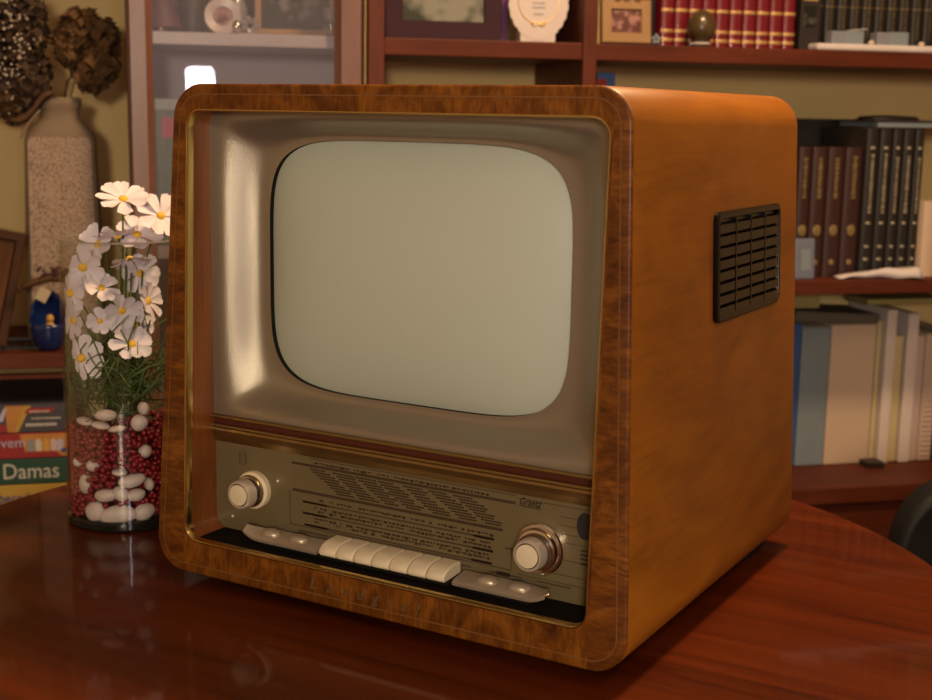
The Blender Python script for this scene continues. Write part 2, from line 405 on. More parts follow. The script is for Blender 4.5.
# dial
bx('dial_plate', (-.2305, .2305, .052, .056, .0475, .1425), M['dial'], tv, bev=.0003)
rnd = random.Random(3)
def q(bm, x0, x1, z0, z1): box(bm, x0, x1, .0516, .0521, z0, z1)
bm = bmesh.new()
q(bm, -.129, .131, .1322, .1348); q(bm, -.128, .118, .1038, .1066); q(bm, -.106, .131, .1405, .1412); q(bm, .134, .226, .1385, .1390)
q(bm, -.132, -.1314, .068, .104); q(bm, -.132, .128, .0676, .0683); q(bm, .1274, .128, .068, .090)
for z, a, b in ((.0945, -.115, .109), (.0825, -.115, .108), (.0703, -.113, .107)): q(bm, a, b, z - .0006, z + .0006); q(bm, b - .022, b, z - .0013, z + .0013); q(bm, a, a + .03, z - .0011, z + .0011)
for z in (.1285, .1205, .1125, .1045, .088, .0735, .0655): q(bm, .178, .2, z, z + .0004) if z > .11 else q(bm, .135, .226, z, z + .0004)
q(bm, .121, .135, .0878, .0892)
for z, w in ((.1005, .012), (.0965, .02), (.0925, .02), (.088, .014)): q(bm, .1985, .1985 + w, z - .001, z + .001)
for x in (-.12, -.06, 0., .05, .105, .155): q(bm, x, x + .035, .0622, .0632)
q(bm, .112, .127, .0605, .0648)
link('dial_scale_lines', bm, M['print'], tv)
bm = bmesh.new()
starts = (-.104, -.076, -.048, -.022, .008, .038, .066)
for sx_ in starts:                                            # stepped columns of station names
    for k in range(9):
        x = sx_ + k * .0042; z = .1300 - k * .0026; w = rnd.uniform(.015, .023); xx = x - rnd.uniform(0, .003)
        while xx < x + w: a = rnd.uniform(.0012, .0036); q(bm, xx, xx + a, z - .0008, z + .0007); xx += a + .0006
for row, z in enumerate((.1370, .0985, .0900, .0865, .0785, .0750)):
    x = -.100
    while x < .105:
        a = rnd.uniform(.0015, .005)
        if rnd.random() < .88: q(bm, x, x + a, z - .0009 + rnd.uniform(-.0008, .0008), z + .0008)
        x += a + rnd.uniform(.0006, .002)
link('dial_station_names', bm, M['print2'], tv)['kind'] = 'stuff'
bm = bmesh.new()
for k, (hx, hz) in enumerate(((.0045, .0075), (.0022, .0045))):
    bridge(bm, [[(-.1934 + x, y, .1284 + z) for x, z in loop2d(2 * hx + w, 2 * hx + w, -hz - w / 2, hz + w / 2, hx * .9, 5)] for w, y in ((0, .0521), (0, .0516), (.0007, .0516), (.0007, .0521))])
link('dial_symbol', bm, M['print'], tv)
bm = bmesh.new(); pts = [Vector((.2025 + .0085 * math.cos(t), .0516, .1237 + .0128 * math.sin(t))) for t in [2 * PI * i / 32 for i in range(32)]]
bridge(bm, [[(p.x, .0522, p.z) for p in pts], pts], cap1=True); link('tuning_eye', bm, M['eye'], tv)
text('dial_emblem', 'Graetz', M['black'], tv, .0098, (.1345, .0516, .1335), ext=.0002, shear=.35, sx=.82)
bx('emblem_underline', (.1345, .157, .0514, .0519, .1318, .1324), M['black'], tv, bev=0)
for x, z in ((-.2082, .0627), (-.1472, .1107), (.1735, .1085)):
    bm = bmesh.new(); lathe(bm, [(.0015, 0), (.0015, -.001), (.0006, -.0016)], 12, 'y', (x, .052, z)); link('indicator_dot', bm, M['cream'], tv)
# knobs
def knob(x, z, base_r, depth, big):
    k = bpy.data.objects.new('control_knob', None); col.objects.link(k); k.parent = tv; k.location = (x, .052, z)
    bm = bmesh.new(); lathe(bm, [(base_r, 0), (base_r, -.006), (base_r - .0012, -.0075), (base_r * .84, -.0078)], 48, 'y'); link('knob_skirt', bm, M['cream'] if not big else M['chrome'], k, smooth=True)
    bm = bmesh.new(); lathe(bm, [(base_r * .86, -.007), (base_r * .86, -.0110), (base_r * .80, -.0130), (base_r * .68, -.0135), (base_r * .66, -.0150)], 48, 'y'); link('knob_ring', bm, M['chrome'], k, smooth=True)
    bm = bmesh.new(); lathe(bm, [(base_r * .70, -.013), (base_r * .70, -.0175), (base_r * .62, -.0185)], 48, 'y'); link('knob_groove', bm, M['knobring'], k, smooth=True)
    r = .0152
    bm = bmesh.new(); lathe(bm, [(r, -.0165), (r, -depth + .002), (r - .0015, -depth), (r * .80, -depth), (r * .79, -depth + .001), (r * .74, -depth + .001)], 48, 'y', caps=False); link('knob_rim', bm, M['knobrim'], k, smooth=True)
    bm = bmesh.new(); lathe(bm, [(r * .81, -depth + .003), (r * .81, -depth + .0009)], 40, 'y'); link('knob_line', bm, M['knobring'], k)
    bm = bmesh.new(); lathe(bm, [(r * .72, -depth + .001), (r * .72, -depth - .0006), (r * .66, -depth - .0009)], 40, 'y'); link('knob_cap', bm, M['cream'], k, smooth=True)
knob(-.1765, .0975, .0200, .0285, False); knob(.1595, .0960, .0245, .0300, True)
# keyboard: two tray wings and seven keys
def wing(x0, x1, tip):
    bm = bmesh.new(); n = 14; L = []
    for k in range(n + 1):
        t = k / n; x = x0 + (x1 - x0) * t; e = t if tip > 0 else 1 - t
        w = 1 - max(0, (e - .72) / .28) ** 2 * .75; up = max(0, (e - .8) / .2) ** 2 * .006
        yf = .019; yb = .019 + .023 * w
        L.append([(x, yf, .0545 + up), (x, yf - .001, .0575 + up), (x, yf + .003, .0600 + up), (x, yb, .0625 + up), (x, yb, .0575 + up)])
    bridge(bm, L, cap0=True, cap1=True); return link('key_tray', bm, M['tray'], tv, smooth=True)
wing(-.1665, -.0735, -1); wing(.0835, .1800, 1)
bm = bmesh.new(); blob(bm, (.1795, .0215, .0632), (.0062, .0030, .0022), 2, Euler((0, -.6, 0))); link('tray_tip', bm, M['chrome'], tv, smooth=True)
for x in (-.139, -.104, .115, .148):
    bm = bmesh.new(); blob(bm, (x, .031, .0615), (.011, .0085, .0052), 3); link('push_button', bm, M['tray'], tv, smooth=True)
key = None
for i in range(7):
    x0 = -.0700 + i * .0209
    if key is None:
        bm = bmesh.new(); w = .0194
        prof = [(.048, .0555), (.0205, .0545), (.0185, .0562), (.0180, .0590), (.0195, .0622), (.0235, .0652), (.0300, .0672), (.0350, .0678), (.048, .0678)]
        bridge(bm, [[(x, y, z) for y, z in prof] for x in (0., .0009, w - .0009, w)], cap0=True, cap1=True)
        for v in bm.verts:
            if v.co.x < 1e-5 or v.co.x > w - 1e-5:
                v.co.z += (.0008 if v.co.z < .06 else -.0008); v.co.y += .0006
        key = link('piano_key', bm, M['cream'], tv, loc=(x0, 0, 0), smooth=True)
    else:
        k2 = key.copy(); k2.location = (x0, 0, 0); col.objects.link(k2); k2.parent = tv
bx('key_bed', (-.0735, .0780, .022, .048, .0505, .0543), M['black'], tv, bev=.0005)
bx('key_bed', (-.150, -.080, .026, .044, .0487, .0585), M['black'], tv, bev=.0005); bx('key_bed', (.090, .160, .026, .044, .0487, .0585), M['black'], tv, bev=.0005)
# raised name on the bottom rail, letter by letter
for ch, x in zip('Landgraf', (-.0680, -.0475, -.0290, -.0115, .0065, .0240, .0400, .0560)):
    text('name_letter', ch, M['lettering'], tv, .0185 if ch == 'L' else .0150, (x, sl(.029) - .0005, .0275), ext=.0008, shear=.3, sx=.95)
# side vent
def side_x(z): return .27 - .0225 * (z - h0) / H
ve = bpy.data.objects.new('side_vent', None); col.objects.link(ve); ve.parent = tv
ve.location = (side_x(.346), .303, .346); tilt = math.atan(.0225 / H); ve.rotation_euler = (0, -tilt, 0)
def rl(hy, hz, r, x): return [(x, a, b) for a, b in loop2d(2 * hy, 2 * hy, -hz, hz, r, 6)]
bm = bmesh.new(); bridge(bm, [rl(.0975, .053, .009, 0), rl(.0975, .053, .009, .0035), rl(.0955, .051, .008, .005), rl(.0915, .047, .006, .005), rl(.090, .0455, .005, .001)], cap1=True); link('vent_rim', bm, M['vent'], ve, smooth=True)
for k in range(8):
    z = -.0455 + (k + .5) * .0114
    bm = bmesh.new(); box(bm, .001, .0045, -.0895, .0895, z - .0050, z + .0030); 
    for v in bm.verts:
        if v.co.x > .004: v.co.z -= .0022
    link('vent_louvre', bm, M['vent'], ve)
for k in range(1, 4):
    y = -.0895 + k * .0448; bm = bmesh.new(); box(bm, .001, .0050, y - .0012, y + .0012, -.0455, .0455); link('vent_rib', bm, M['vent'], ve)
# feet
for fx, fy in ((-.20, .09), (.20, .09), (-.228, .395), (.228, .395)):
    if True:
        bx('foot', (fx - .016, fx + .016, fy, fy + .055, .0003, .0135), M['black'], tv, bev=.001)

# ------------------------------------------------------------------ table
tb = thing('dining_table', 'round glossy cherry wood dining table under the television', 'table', (-.035, .140, -.75))
bm = bmesh.new(); lathe(bm, [(.560, .718), (.5800, .724), (.5825, .736), (.5805, .746), (.5765, .75), (.3, .75), (.02, .75)], 128); link('tabletop', bm, M['table'], tb, smooth=True)
bm = bmesh.new(); lathe(bm, [(.50, .66), (.50, .718)], 96); link('apron', bm, M['table'], tb, smooth=True)
bm = bmesh.new(); lathe(bm, [(.085, .10), (.10, .16), (.055, .26), (.075, .40), (.050, .56), (.12, .66)], 40); link('pedestal', bm, M['table'], tb, smooth=True)
for k in range(4):
    a = PI / 4 + k * PI / 2; bm = bmesh.new()
    tube(bm, [(.05 * math.cos(a), .05 * math.sin(a), .16), (.22 * math.cos(a), .22 * math.sin(a), .13), (.36 * math.cos(a), .36 * math.sin(a), .035)], .035, 12, .028); link('table_foot', bm, M['table'], tb, smooth=True)
    
# ------------------------------------------------------------------ glass vase
VX, VY, VR, VH = -.4460, .1355, .0695, .338
vs_ = thing('glass_vase', 'tall clear glass cylinder vase with pebbles and daisies, left of the television', 'vase', (VX, VY, 0))
bm = bmesh.new(); lathe(bm, [(VR, .004), (VR, VH - .001), (VR - .0009, VH), (VR - .0022, VH - .0006), (VR - .0022, .014)], 72, caps=False); link('glass_wall', bm, M['glass'], vs_, smooth=True)
bm = bmesh.new(); lathe(bm, [(VR - .004, 0.), (VR - .0005, .002), (VR, .005), (VR - .0002, .010), (VR - .003, .0125), (.01, .0115)], 72); link('glass_base', bm, M['glassbase'], vs_, smooth=True)
bm = bmesh.new(); lathe(bm, [(VR + .0004, VH - .0012), (VR + .0004, VH + .0004), (VR - .0024, VH + .0004), (VR - .0024, VH - .0012), (VR + .0004, VH - .0012)], 72, caps=False); link('vase_rim', bm, plain('glass_rim', (.30, .28, .22), .1, spec=1.), vs_, smooth=True)
Vc = Vector((VX, VY, 0))
toc = (CP - Vc); toc.z = 0; toc.normalize(); rt = Vector((-toc.y, toc.x, 0))     # rt: towards the right as seen
def cyl(ang, rad, z): return Vc + (toc * math.cos(ang) + rt * math.sin(ang)) * rad + Vector((0, 0, z))
# pebbles: (side angle deg, height, half-width, half-height, label)
PBP = [(91, 511, 24, 22, 'pale pebble at the bottom left of the glass vase'), (118, 513, 40, 20, 'large cream pebble at the bottom front of the glass vase'),
      (149, 512, 24, 18, 'cream pebble at the bottom right of the glass vase'), (81, 484, 16, 21, 'round white pebble at the left edge above the lowest pebbles'),
      (104, 493, 25, 14, 'flat white pebble resting above the large cream one'), (122, 491, 18, 15, 'small white pebble left of the vase highlight, low down'),
      (140, 493, 20, 13, 'white pebble tucked right of the highlight, low in the vase'), (136, 478, 30, 14, 'broad spotted white pebble among red beads, right of centre'),
      (121, 469, 16, 7, 'slim pale pebble slanting amid the red beads'), (90, 463, 14, 13, 'white angular pebble in the middle left of the beads'),
      (152, 449, 14, 14, 'white pebble at the right edge amid the red beads'), (156, 484, 9, 14, 'small pebble at the lower right edge of the vase'),
      (74, 463, 9, 12, 'small pebble at the far left edge of the beads'), (82, 419, 20, 8, 'flat cream pebble on top of the beads at left'),
      (101, 421, 20, 8, 'flat white pebble on top of the beads, left of centre'), (119, 424, 18, 7, 'small flat pebble on top of the beads in front'),
      (146, 419, 18, 17, 'round white pebble on top of the beads at right'), (107, 410, 24, 12, 'tilted cream pebble at the foot of the daisy stems'),
      (152, 405, 12, 14, 'cream pebble highest on the right of the beads')]
PB = [(math.degrees(math.asin(max(-.97, min(.97, (x - 129) / 60.5)))), (530 - y) / 866, w_ / 1760, h_ / 1760, lab) for x, y, w_, h_, lab in PBP]
pk = []
for j, (ad, z, hw, hh, lab) in enumerate(PB):
    a = math.radians(ad); dp = .0085; c = cyl(a, VR - .0035 - dp, z)
    bm = bmesh.new(); vv = blob(bm, (0, 0, 0), (hw, dp, hh), 3)
    rr2 = random.Random(j)
    ph = [rr2.uniform(0, 6) for _ in range(3)]
    for v in bm.verts: v.co *= 1 + .07 * math.sin(v.co.x * 160 + ph[0]) * math.cos(v.co.z * 210 + ph[1])
    # keep inside the wall by bending the outer face with it
    o = link('pebble', bm, M['pebble'], loc=c, rot=(0, rr2.uniform(-.2, .2) if hh < hw * .8 else rr2.uniform(-.5, .5), math.atan2(toc.y, toc.x) + PI / 2 + a), smooth='full')
    me = o.data; inv = None
    mw = Matrix.Translation(c) @ Euler(o.rotation_euler).to_matrix().to_4x4(); im = mw.inverted()
    for v in me.vertices:
        w = mw @ v.co; d = w - Vc; r = math.hypot(d.x, d.y)
        if r > VR - .0032: k = (VR - .0032) / r; w = Vector((Vc.x + d.x * k, Vc.y + d.y * k, w.z)); v.co = im @ w
    tag(o, lab, 'pebble', 'white pebbles in the glass vase'); pk.append((c, hw, hh, a, z))
# red beads: the outer layer one by one, the hidden core as one mass
bm = bmesh.new(); blob(bm, (0, 0, 0), (.0036, .0036, .0034), 2); b0 = link('red_bead', bm, M['bead'], smooth='full')
rb = random.Random(11); nb = 0; first = True
row = 0; z = .017
while z < .119:
    na = 22
    for i in range(na):
        a = math.radians(-88) + (i + (row % 2) * .5) * (math.radians(132) / na) + rb.uniform(-.035, .035)
        if z < .062 and rb.random() < .12: continue
        zz = z + rb.uniform(-.0024, .0024); hit = False
        for (c, hw, hh, pa, pz) in pk:
            da = (a - pa) * VR
            if (da / (hw + .0022)) ** 2 + ((zz - pz) / (hh + .0022)) ** 2 < 1: hit = True
        if hit or nb >= 300: continue
        p = cyl(a, VR - .0066 - rb.uniform(0, .003), zz)
        o = b0 if first else b0.copy()
        if not first: col.objects.link(o)
        first = False; o.location = p; s = rb.uniform(.82, 1.14); o.scale = (s, s, s * rb.uniform(.9, 1.1)); nb += 1
        tag(o, 'small glossy dark red bead packed between pebbles in the glass vase', 'bead', 'red beads in the glass vase')
    z += .0062; row += 1
bm = bmesh.new()
bdir = math.atan2(toc.y, toc.x)
for k in range(1500):
    a = rb.uniform(0, 2 * PI); r = (VR - .0145) * math.sqrt(rb.random())
    if k > 1100: a = bdir + math.radians(rb.uniform(46, 272)); r = VR - .0068
    blob(bm, Vc + Vector((r * math.cos(a), r * math.sin(a), rb.uniform(.020, .119))), (.0038,) * 3, 1)
o = link('red_beads', bm, M['bead'], smooth='full'); o['kind'] = 'stuff'; tag(o, 'mass of red beads filling the middle of the glass vase', 'beads')

# daisies
def petal_head(cup, n=8, L=.030, W=.0165, seed=0):
    bm = bmesh.new(); r = random.Random(seed)
    for k in range(n):
        a0 = 2 * PI * k / n + r.uniform(-.12, .12); c_ = cup + r.uniform(-.22, .22); ll = L * r.uniform(.85, 1.08); tw = r.uniform(-.35, .35)
        rows = []
        for i in range(7):
            t = i / 6; w = W * (.22 + .78 * math.sin(min(1, t * 1.12) * PI * .5) ** 1.2) * (1 if t < .8 else 1 - ((t - .8) / .2) ** 2 * .55)
            rowv = []
            for j in range(5):
                s = (j - 2) / 2; x = .003 + ll * t - (abs(s) ** 2 * .0015 if i == 6 else 0) - (.0016 if (i == 6 and j == 2) else 0)
                y = s * w / 2; zz = ll * t * math.sin(c_) * (1 - .35 * t) + abs(s) * .0018 * (1 if t > .2 else .3) + s * tw * w * .4 * t
                x2 = x * math.cos(c_ * .6)
                rowv.append(bm.verts.new((x2 * math.cos(a0) - y * math.sin(a0), x2 * math.sin(a0) + y * math.cos(a0), zz + .0006 * (k % 2))))
            rows.append(rowv)
        for A, B in zip(rows, rows[1:]):
            for j in range(4): bm.faces.new((A[j], A[j + 1], B[j + 1], B[j]))
    return bm
def uwp(px_r, z, fwd): return Vc + rt * (px_r - .016) + toc * (fwd + .017) + Vector((0, 0, z))
# (right offset, height, forward, scale, facing right, facing up, facing camera, cup, label)
DZ = [(.018, .388, .010, .98, .05, .95, .55, .10, 'topmost white daisy with open yellow centre, rising above the vase rim'),
      (.052, .368, -.004, .92, .35, .55, .8, .15, 'white daisy half hidden behind the television edge'),
      (-.022, .312, .018, .95, -.15, -.25, .95, .45, 'white daisy just under the rim at left, petals fanned upward'),
      (.012, .345, .012, .85, -.2, .9, -.2, .3, 'white daisy seen from behind at the vase rim'),
      (.020, .322, .016, .85, .2, -.9, .45, .5, 'drooping white daisy below the rim, right of centre'),
      (-.034, .282, .016, .85, -.45, .1, .9, .2, 'white daisy pressed to the left glass wall'),
      (-.006, .288, .024, .78, .35, .75, .7, .2, 'small daisy with orange centre in the middle of the vase'),
      (-.026, .208, .026, .98, -.1, .25, 1., .10, 'lowest white daisy at left with bright yellow centre'),
      (.020, .222, .024, .92, .2, .7, .8, .3, 'lowest daisy at right, yellow centre tipped upward'),
      (.012, .262, .022, .9, .3, -.3, .9, .55, 'white daisy with closed-up petals in the middle right'),
      (-.032, .250, .014, .8, -.7, .0, .6, .4, 'white daisy turned to the left wall, halfway down'),
      (-.008, .250, .024, .62, .1, .2, .9, .55, 'smallest half-open white daisy in the middle of the vase'),
      (.036, .270, .008, .85, .8, .2, .5, .3, 'white daisy against the right glass wall'),
      (.030, .345, -.014, .95, .1, .7, .5, .2, 'white daisy in the back, under the half hidden one'),
      (-.006, .335, -.008, .85, -.5, .5, .6, .3, 'small daisy in the back at the left of the rim'),
      (.030, .300, -.010, .9, .2, .3, .8, .2, 'white daisy in the back, right under the rim'),
      (.024, .240, -.006, .85, .3, .4, .7, .2, 'white daisy deep in the vase behind the lower blooms')]
for j, (ro, z, fw, s, fr_, fu, fc, cup, lab) in enumerate(DZ):
    ro = ro * 1.22 + (.002 if z < .33 else 0); p = uwp(ro, z - .004, fw); t = thing('daisy', lab, 'flower', p, 0, 'white daisies in the glass vase')
    nrm = (rt * fr_ + Vector((0, 0, fu)) + toc * fc).normalized(); rotq = nrm.to_track_quat('Z', 'Y').to_euler()
    bm = petal_head(cup, 8, .0290 if z > .33 else .0262, .0185 if z > .33 else .0160, j)
    bmesh.ops.transform(bm, matrix=rotq.to_matrix().to_4x4() @ Matrix.Rotation(j * 1.1, 4, 'Z') @ Matrix.Scale(s, 4), verts=bm.verts[:])
    if z < .325:
        for v in bm.verts:                                    # petals press against the glass
            w = p + v.co; d = w - Vc; r = math.hypot(d.x, d.y)
            if r > VR - .004: k = (VR - .004) / r; v.co += Vector((d.x * (k - 1), d.y * (k - 1), 0))
    link('petals', bm, M['petal'], t, smooth='full')
    bm = bmesh.new(); blob(bm, (0, 0, .0012), (.0056, .0056, .0035), 2); bmesh.ops.transform(bm, matrix=rotq.to_matrix().to_4x4() @ Matrix.Scale(s, 4), verts=bm.verts[:])
    link('flower_centre', bm, M['pollen'], t, smooth='full')
    a = random.uniform(0, 2 * PI); bot = Vc + Vector((.024 * math.cos(a), .024 * math.sin(a), .128)) - p
    mid = Vector(((Vc.x - p.x) * .7, (Vc.y - p.y) * .7, (bot.z) * .45)); bm = bmesh.new(); e = -nrm * .012
    tube(bm, [Vector(e) * .1, e, e * .5 + mid * .5, mid, (mid + bot) * .5, bot], .0011, 6); link('flower_stem', bm, M['stem'], t, smooth='full')
bm = bmesh.new(); rf = random.Random(5)
def cl(w):
    d = w - Vc; r = math.hypot(d.x, d.y)
    return w if r < VR - .005 else Vector((Vc.x + d.x * (VR - .005) / r, Vc.y + d.y * (VR - .005) / r, w.z))
for k in range(230):
    a = rf.uniform(0, 2 * PI); r = .054 * math.sqrt(rf.random()); b = Vc + Vector((r * math.cos(a), r * math.sin(a), rf.uniform(.132, .19)))
    d = Vector((rf.uniform(-1, 1), rf.uniform(-1, 1), rf.uniform(-.1, 1.2))).normalized(); L_ = rf.uniform(.04, .11) if b.z > .16 else .09
    P = [cl(b), cl(b + d * L_ * .5 + Vector((0, 0, .004))), cl(b + d * L_ + Vector((rf.uniform(-.01, .01), rf.uniform(-.01, .01), -.006)))]
    P = [Vector((q_.x, q_.y, min(max(q_.z, .130), .318))) for q_ in P]
    if (P[2] - P[0]).length < .01: continue
    tube(bm, P, rf.uniform(.0005, .0011), 4)
for k in range(22):
    a = rf.uniform(0, 2 * PI); r = .022 * math.sqrt(rf.random())
    tube(bm, [Vc + Vector((r * math.cos(a), r * math.sin(a), .126)), Vc + Vector((r * 1.3 * math.cos(a + .2), r * 1.3 * math.sin(a + .2), .22)), Vc + Vector((r * 1.7 * math.cos(a + .3), r * 1.7 * math.sin(a + .3), .30))], .0011, 5)
o = link('fern_foliage', bm, M['fern'], smooth='full'); o['kind'] = 'stuff'; tag(o, 'thin green feathery foliage round the daisy stems in the vase', 'foliage')

# ------------------------------------------------------------------ wall unit frame of reference
A_ = math.radians(43.3); ca, sa = math.cos(A_), math.sin(A_)
WO = Vector((CP.x - 2.4 * sa, CP.y + 2.4 * ca, 0))
def W(u, v, z): return Vector((WO.x + u * ca - v * sa, WO.y + u * sa + v * ca, z))
def W6(u, v, z): return W(u, v, z + .0007)
def wthing(name, lab, cat, u, v, z, rz=0., group=None): return thing(name, lab, cat, W(u, v, z + (.0006 if z > -.7 else 0)), A_ + rz, group)
FZ = -.75
bc = wthing('bookcase', 'dark reddish wooden bookcase behind the television with open shelves of books', 'bookcase', 0, 0, FZ)
z_ = -FZ
def cb(name, d, mat='case', par=bc, bev=.002): 
    x0, x1, y0, y1, z0, z1 = d; return bx(name, (x0, x1, y0, y1, z0 + z_, z1 + z_), M[mat], par, bev=bev)
cb('upright', (.363, .393, 0, .33, FZ, 1.25), 'casev'); cb('upright', (.766, .793, 0, .33, FZ, 1.25), 'casev'); cb('upright', (1.96, 1.99, 0, .33, FZ, 1.25), 'casev')
UZ, MZ, LZ = .620, .170, -.262
cb('shelf', (.393, .766, .004, .33, UZ - .031, UZ)); cb('shelf', (.793, 1.96, .004, .33, UZ - .031, UZ))
cb('shelf', (.793, 1.96, .004, .33, MZ - .029, MZ)); cb('shelf', (.393, .766, .004, .33, MZ - .029, MZ))
cb('shelf', (.793, 1.96, .0, .36, LZ - .035, LZ)); cb('shelf', (.393, .766, .0, .33, LZ - .035, LZ))
cb('drawer_front', (.795, 1.96, .012, .03, -.40, -.300)); cb('drawer_front', (.795, 1.96, .012, .03, -.62, -.41)); cb('drawer_front', (.395, .765, .012, .03, -.62, -.300))
cb('plinth', (.393, 1.96, .03, .33, FZ, -.63)); cb('cornice', (.363, 1.99, -.01, .33, 1.25, 1.30)); cb('shelf', (.393, .766, .004, .33, 1.0, 1.03)); cb('shelf', (.793, 1.96, .004, .33, 1.0, 1.03))

gc = wthing('glass_cabinet', 'display cabinet with a glass door, lamp mirrored in it, left behind the television', 'cabinet', 0, 0, FZ)
cb('side_panel', (-.058, -.040, .022, .33, FZ, 1.25), 'casev', gc); cb('side_panel', (.345, .362, .022, .33, FZ, 1.25), 'casev', gc)
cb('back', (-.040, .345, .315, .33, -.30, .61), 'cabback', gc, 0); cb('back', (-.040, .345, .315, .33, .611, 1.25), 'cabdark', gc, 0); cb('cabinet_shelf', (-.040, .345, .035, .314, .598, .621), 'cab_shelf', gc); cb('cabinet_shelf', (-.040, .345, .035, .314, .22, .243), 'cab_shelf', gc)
cb('cabinet_base', (-.058, .362, 0, .33, FZ, -.30), 'case', gc); cb('cabinet_top', (-.058, .362, 0, .33, 1.25, 1.30), 'case', gc)
dr = bpy.data.objects.new('door', None); col.objects.link(dr); dr.parent = gc
def db(name, d, mat='doorwood', bev=.002): return cb(name, d, mat, dr, bev)
db('door_stile', (-.052, -.0225, 0, .021, -.298, 1.248)); db('door_stile', (.3135, .3515, 0, .021, -.298, 1.248)); db('door_rail', (-.0225, .3135, 0, .021, -.298, -.25)); db('door_rail', (-.0225, .3135, 0, .021, 1.19, 1.248))
bm = bmesh.new()
for x0, x1 in ((-.0225, -.013), (.3135, .304)):
    bridge(bm, [[(x0, .003, zz), (x1, .012, zz), (x1, .018, zz), (x0, .018, zz)] for zz in (-.25 + z_, 1.19 + z_)], cap0=True, cap1=True)
link('glazing_bead', bm, M['doorwood'], dr)
bm = bmesh.new(); box(bm, -.0135, .3045, .0135, .0137, -.25 + z_, 1.19 + z_); 
bm2 = bmesh.new(); bm2.faces.new([bm2.verts.new(p) for p in ((-.0135, .0135, -.25 + z_), (.3045, .0135, -.25 + z_), (.3045, .0135, 1.19 + z_), (-.0135, .0135, 1.19 + z_))]); bm.free()
link('door_pane', bm2, M['doorglass'], dr)
bm = bmesh.new(); tube(bm, [(.3575, -.0005, -.28 + z_), (.3575, -.0005, 1.24 + z_)], .0030, 10); link('door_hinge_rod', bm, M['lettering'], gc, smooth=True)

su = wthing('side_shelf_unit', 'open reddish wooden shelf unit at the left edge, holding the tall vase and games', 'shelf', 0, 0, FZ)
cb('shelf', (-.95, -.060, .004, .33, .0305, .057), 'case', su); cb('shelf', (-.95, -.060, .02, .33, -.262, -.235), 'case', su)
cb('shelf_moulding', (-.95, -.060, .014, .030, .010, .0185), 'case', su, .001)
cb('upright', (-.978, -.950, 0, .33, FZ, 1.25), 'casev', su); cb('plinth', (-.95, -.060, .02, .33, FZ, -.5), 'case', su); cb('shelf', (-.95, -.060, .004, .33, .95, .98), 'case', su)

# room shell
def wslab(name, d, mat):
    x0, x1, y0, y1, z0, z1 = d; bm = bmesh.new(); box(bm, x0, x1, y0, y1, z0, z1); o = link(name, bm, mat, loc=(WO.x, WO.y, 0), rot=(0, 0, A_)); return struct(o)
wslab('wall_back', (-2.2, 2.9, .362, .46, FZ, 1.85), M['wall']); wslab('wall_front', (-2.2, 2.9, -4.9, -4.8, FZ, 1.85), M['roomwall'])
wslab('wall_left', (-2.3, -2.2, -4.9, .46, FZ, 1.85), M['roomwall']); wslab('wall_right', (2.9, 3.0, -4.9, .46, FZ, 1.85), M['roomwall'])
wslab('floor', (-2.3, 3.0, -4.9, .46, FZ - .05, FZ), M['floor']); wslab('ceiling', (-2.3, 3.0, -4.9, .46, 1.85, 1.9), M['ceil'])

# ------------------------------------------------------------------ books
def book(u0, u1, z0, h, v0, dep, mat, lab, group=None, cat='book', bands=(), bandh=.005, letters=None, bw=1.01, name='book', rz=0., pages=True, foil='goldfoil', lean=0.):
    w = u1 - u0; t = wthing(name, lab, cat, (u0 + u1) / 2, v0, z0, rz, group); t.rotation_euler.y = lean
    bm = bmesh.new(); n = 9; L = []
    a = w / 2 - .0004
    prof = [(-a, .006)] + [(-a * math.cos(PI * i / (n - 1)), .006 - .006 * math.sin(PI * i / (n - 1))) for i in range(1, n - 1)] + [(a, .006), (a, dep), (a - .002, dep), (a - .002, .008), (-a + .002, .008), (-a + .002, dep), (-a, dep)]
    bridge(bm, [[(x, y, zz) for x, y in prof] for zz in (0, h)], cap0=True, cap1=True); link('cover', bm, mat, t, smooth=True)
    if pages: bx('pages', (-a + .0022, a - .0022, .0085, dep - .003, .003, h - .003), M['pages'], t, bev=0)
    for zb in bands:
        bm = bmesh.new(); pr = [(-a * math.cos(PI * i / 8) * 1.01, .006 - .0068 * math.sin(PI * i / 8)) for i in range(1, 8)]
        bridge(bm, [[(x * bw, y, zb - bandh / 2) for x, y in pr], [(x * bw * .98, y - .0008, zb) for x, y in pr], [(x * bw, y, zb + bandh / 2) for x, y in pr]], closed=False); link('gold_band', bm, M[foil], t, smooth=True)
    if letters:
        bm = bmesh.new(); r = random.Random(int(u0 * 1000)); lo, hi, wf = letters; zz = lo
        while zz < hi:
            k = r.uniform(.002, .006); ww = w * wf * r.uniform(.5, 1.) / 2; box(bm, -ww, ww, -.0010, .0015, zz, zz + k); zz += k + r.uniform(.001, .003)
        link('gold_lettering', bm, M[foil], t)
    return t
ordn = ['first', 'second', 'third', 'fourth', 'fifth', 'sixth', 'seventh', 'eighth', 'ninth', 'tenth', 'eleventh', 'twelfth']
for i in range(10):
    book(.939 + i * .0283, .9665 + i * .0283, UZ, .26, .06, .17, M['redbook'], 'red encyclopedia volume with gold bands, %s from the left on the top shelf' % ordn[i], 'red encyclopedia volumes on the top shelf', bands=(.0135, .0300, .0690, .110, .17), bandh=.0060, foil='redfoil')
book(.913, .934, UZ, .24, .07, .16, M['blackbook'], 'slim black book between the tan picture frame and red volumes')
for i in range(12):
    book(1.275 + i * .0277, 1.3018 + i * .0277, UZ, .25, .10, .15, M['blackbook'], 'black book with a fine gold line, %s from the left on the top shelf' % ordn[i], 'black gilt books on the top shelf', bands=(.09,), bandh=.002, letters=(.03, .22, .08), foil='dimfoil')
t = wthing('framed_card', 'small black framed card standing between the red and black volumes', 'frame', 1.246, .05, UZ)
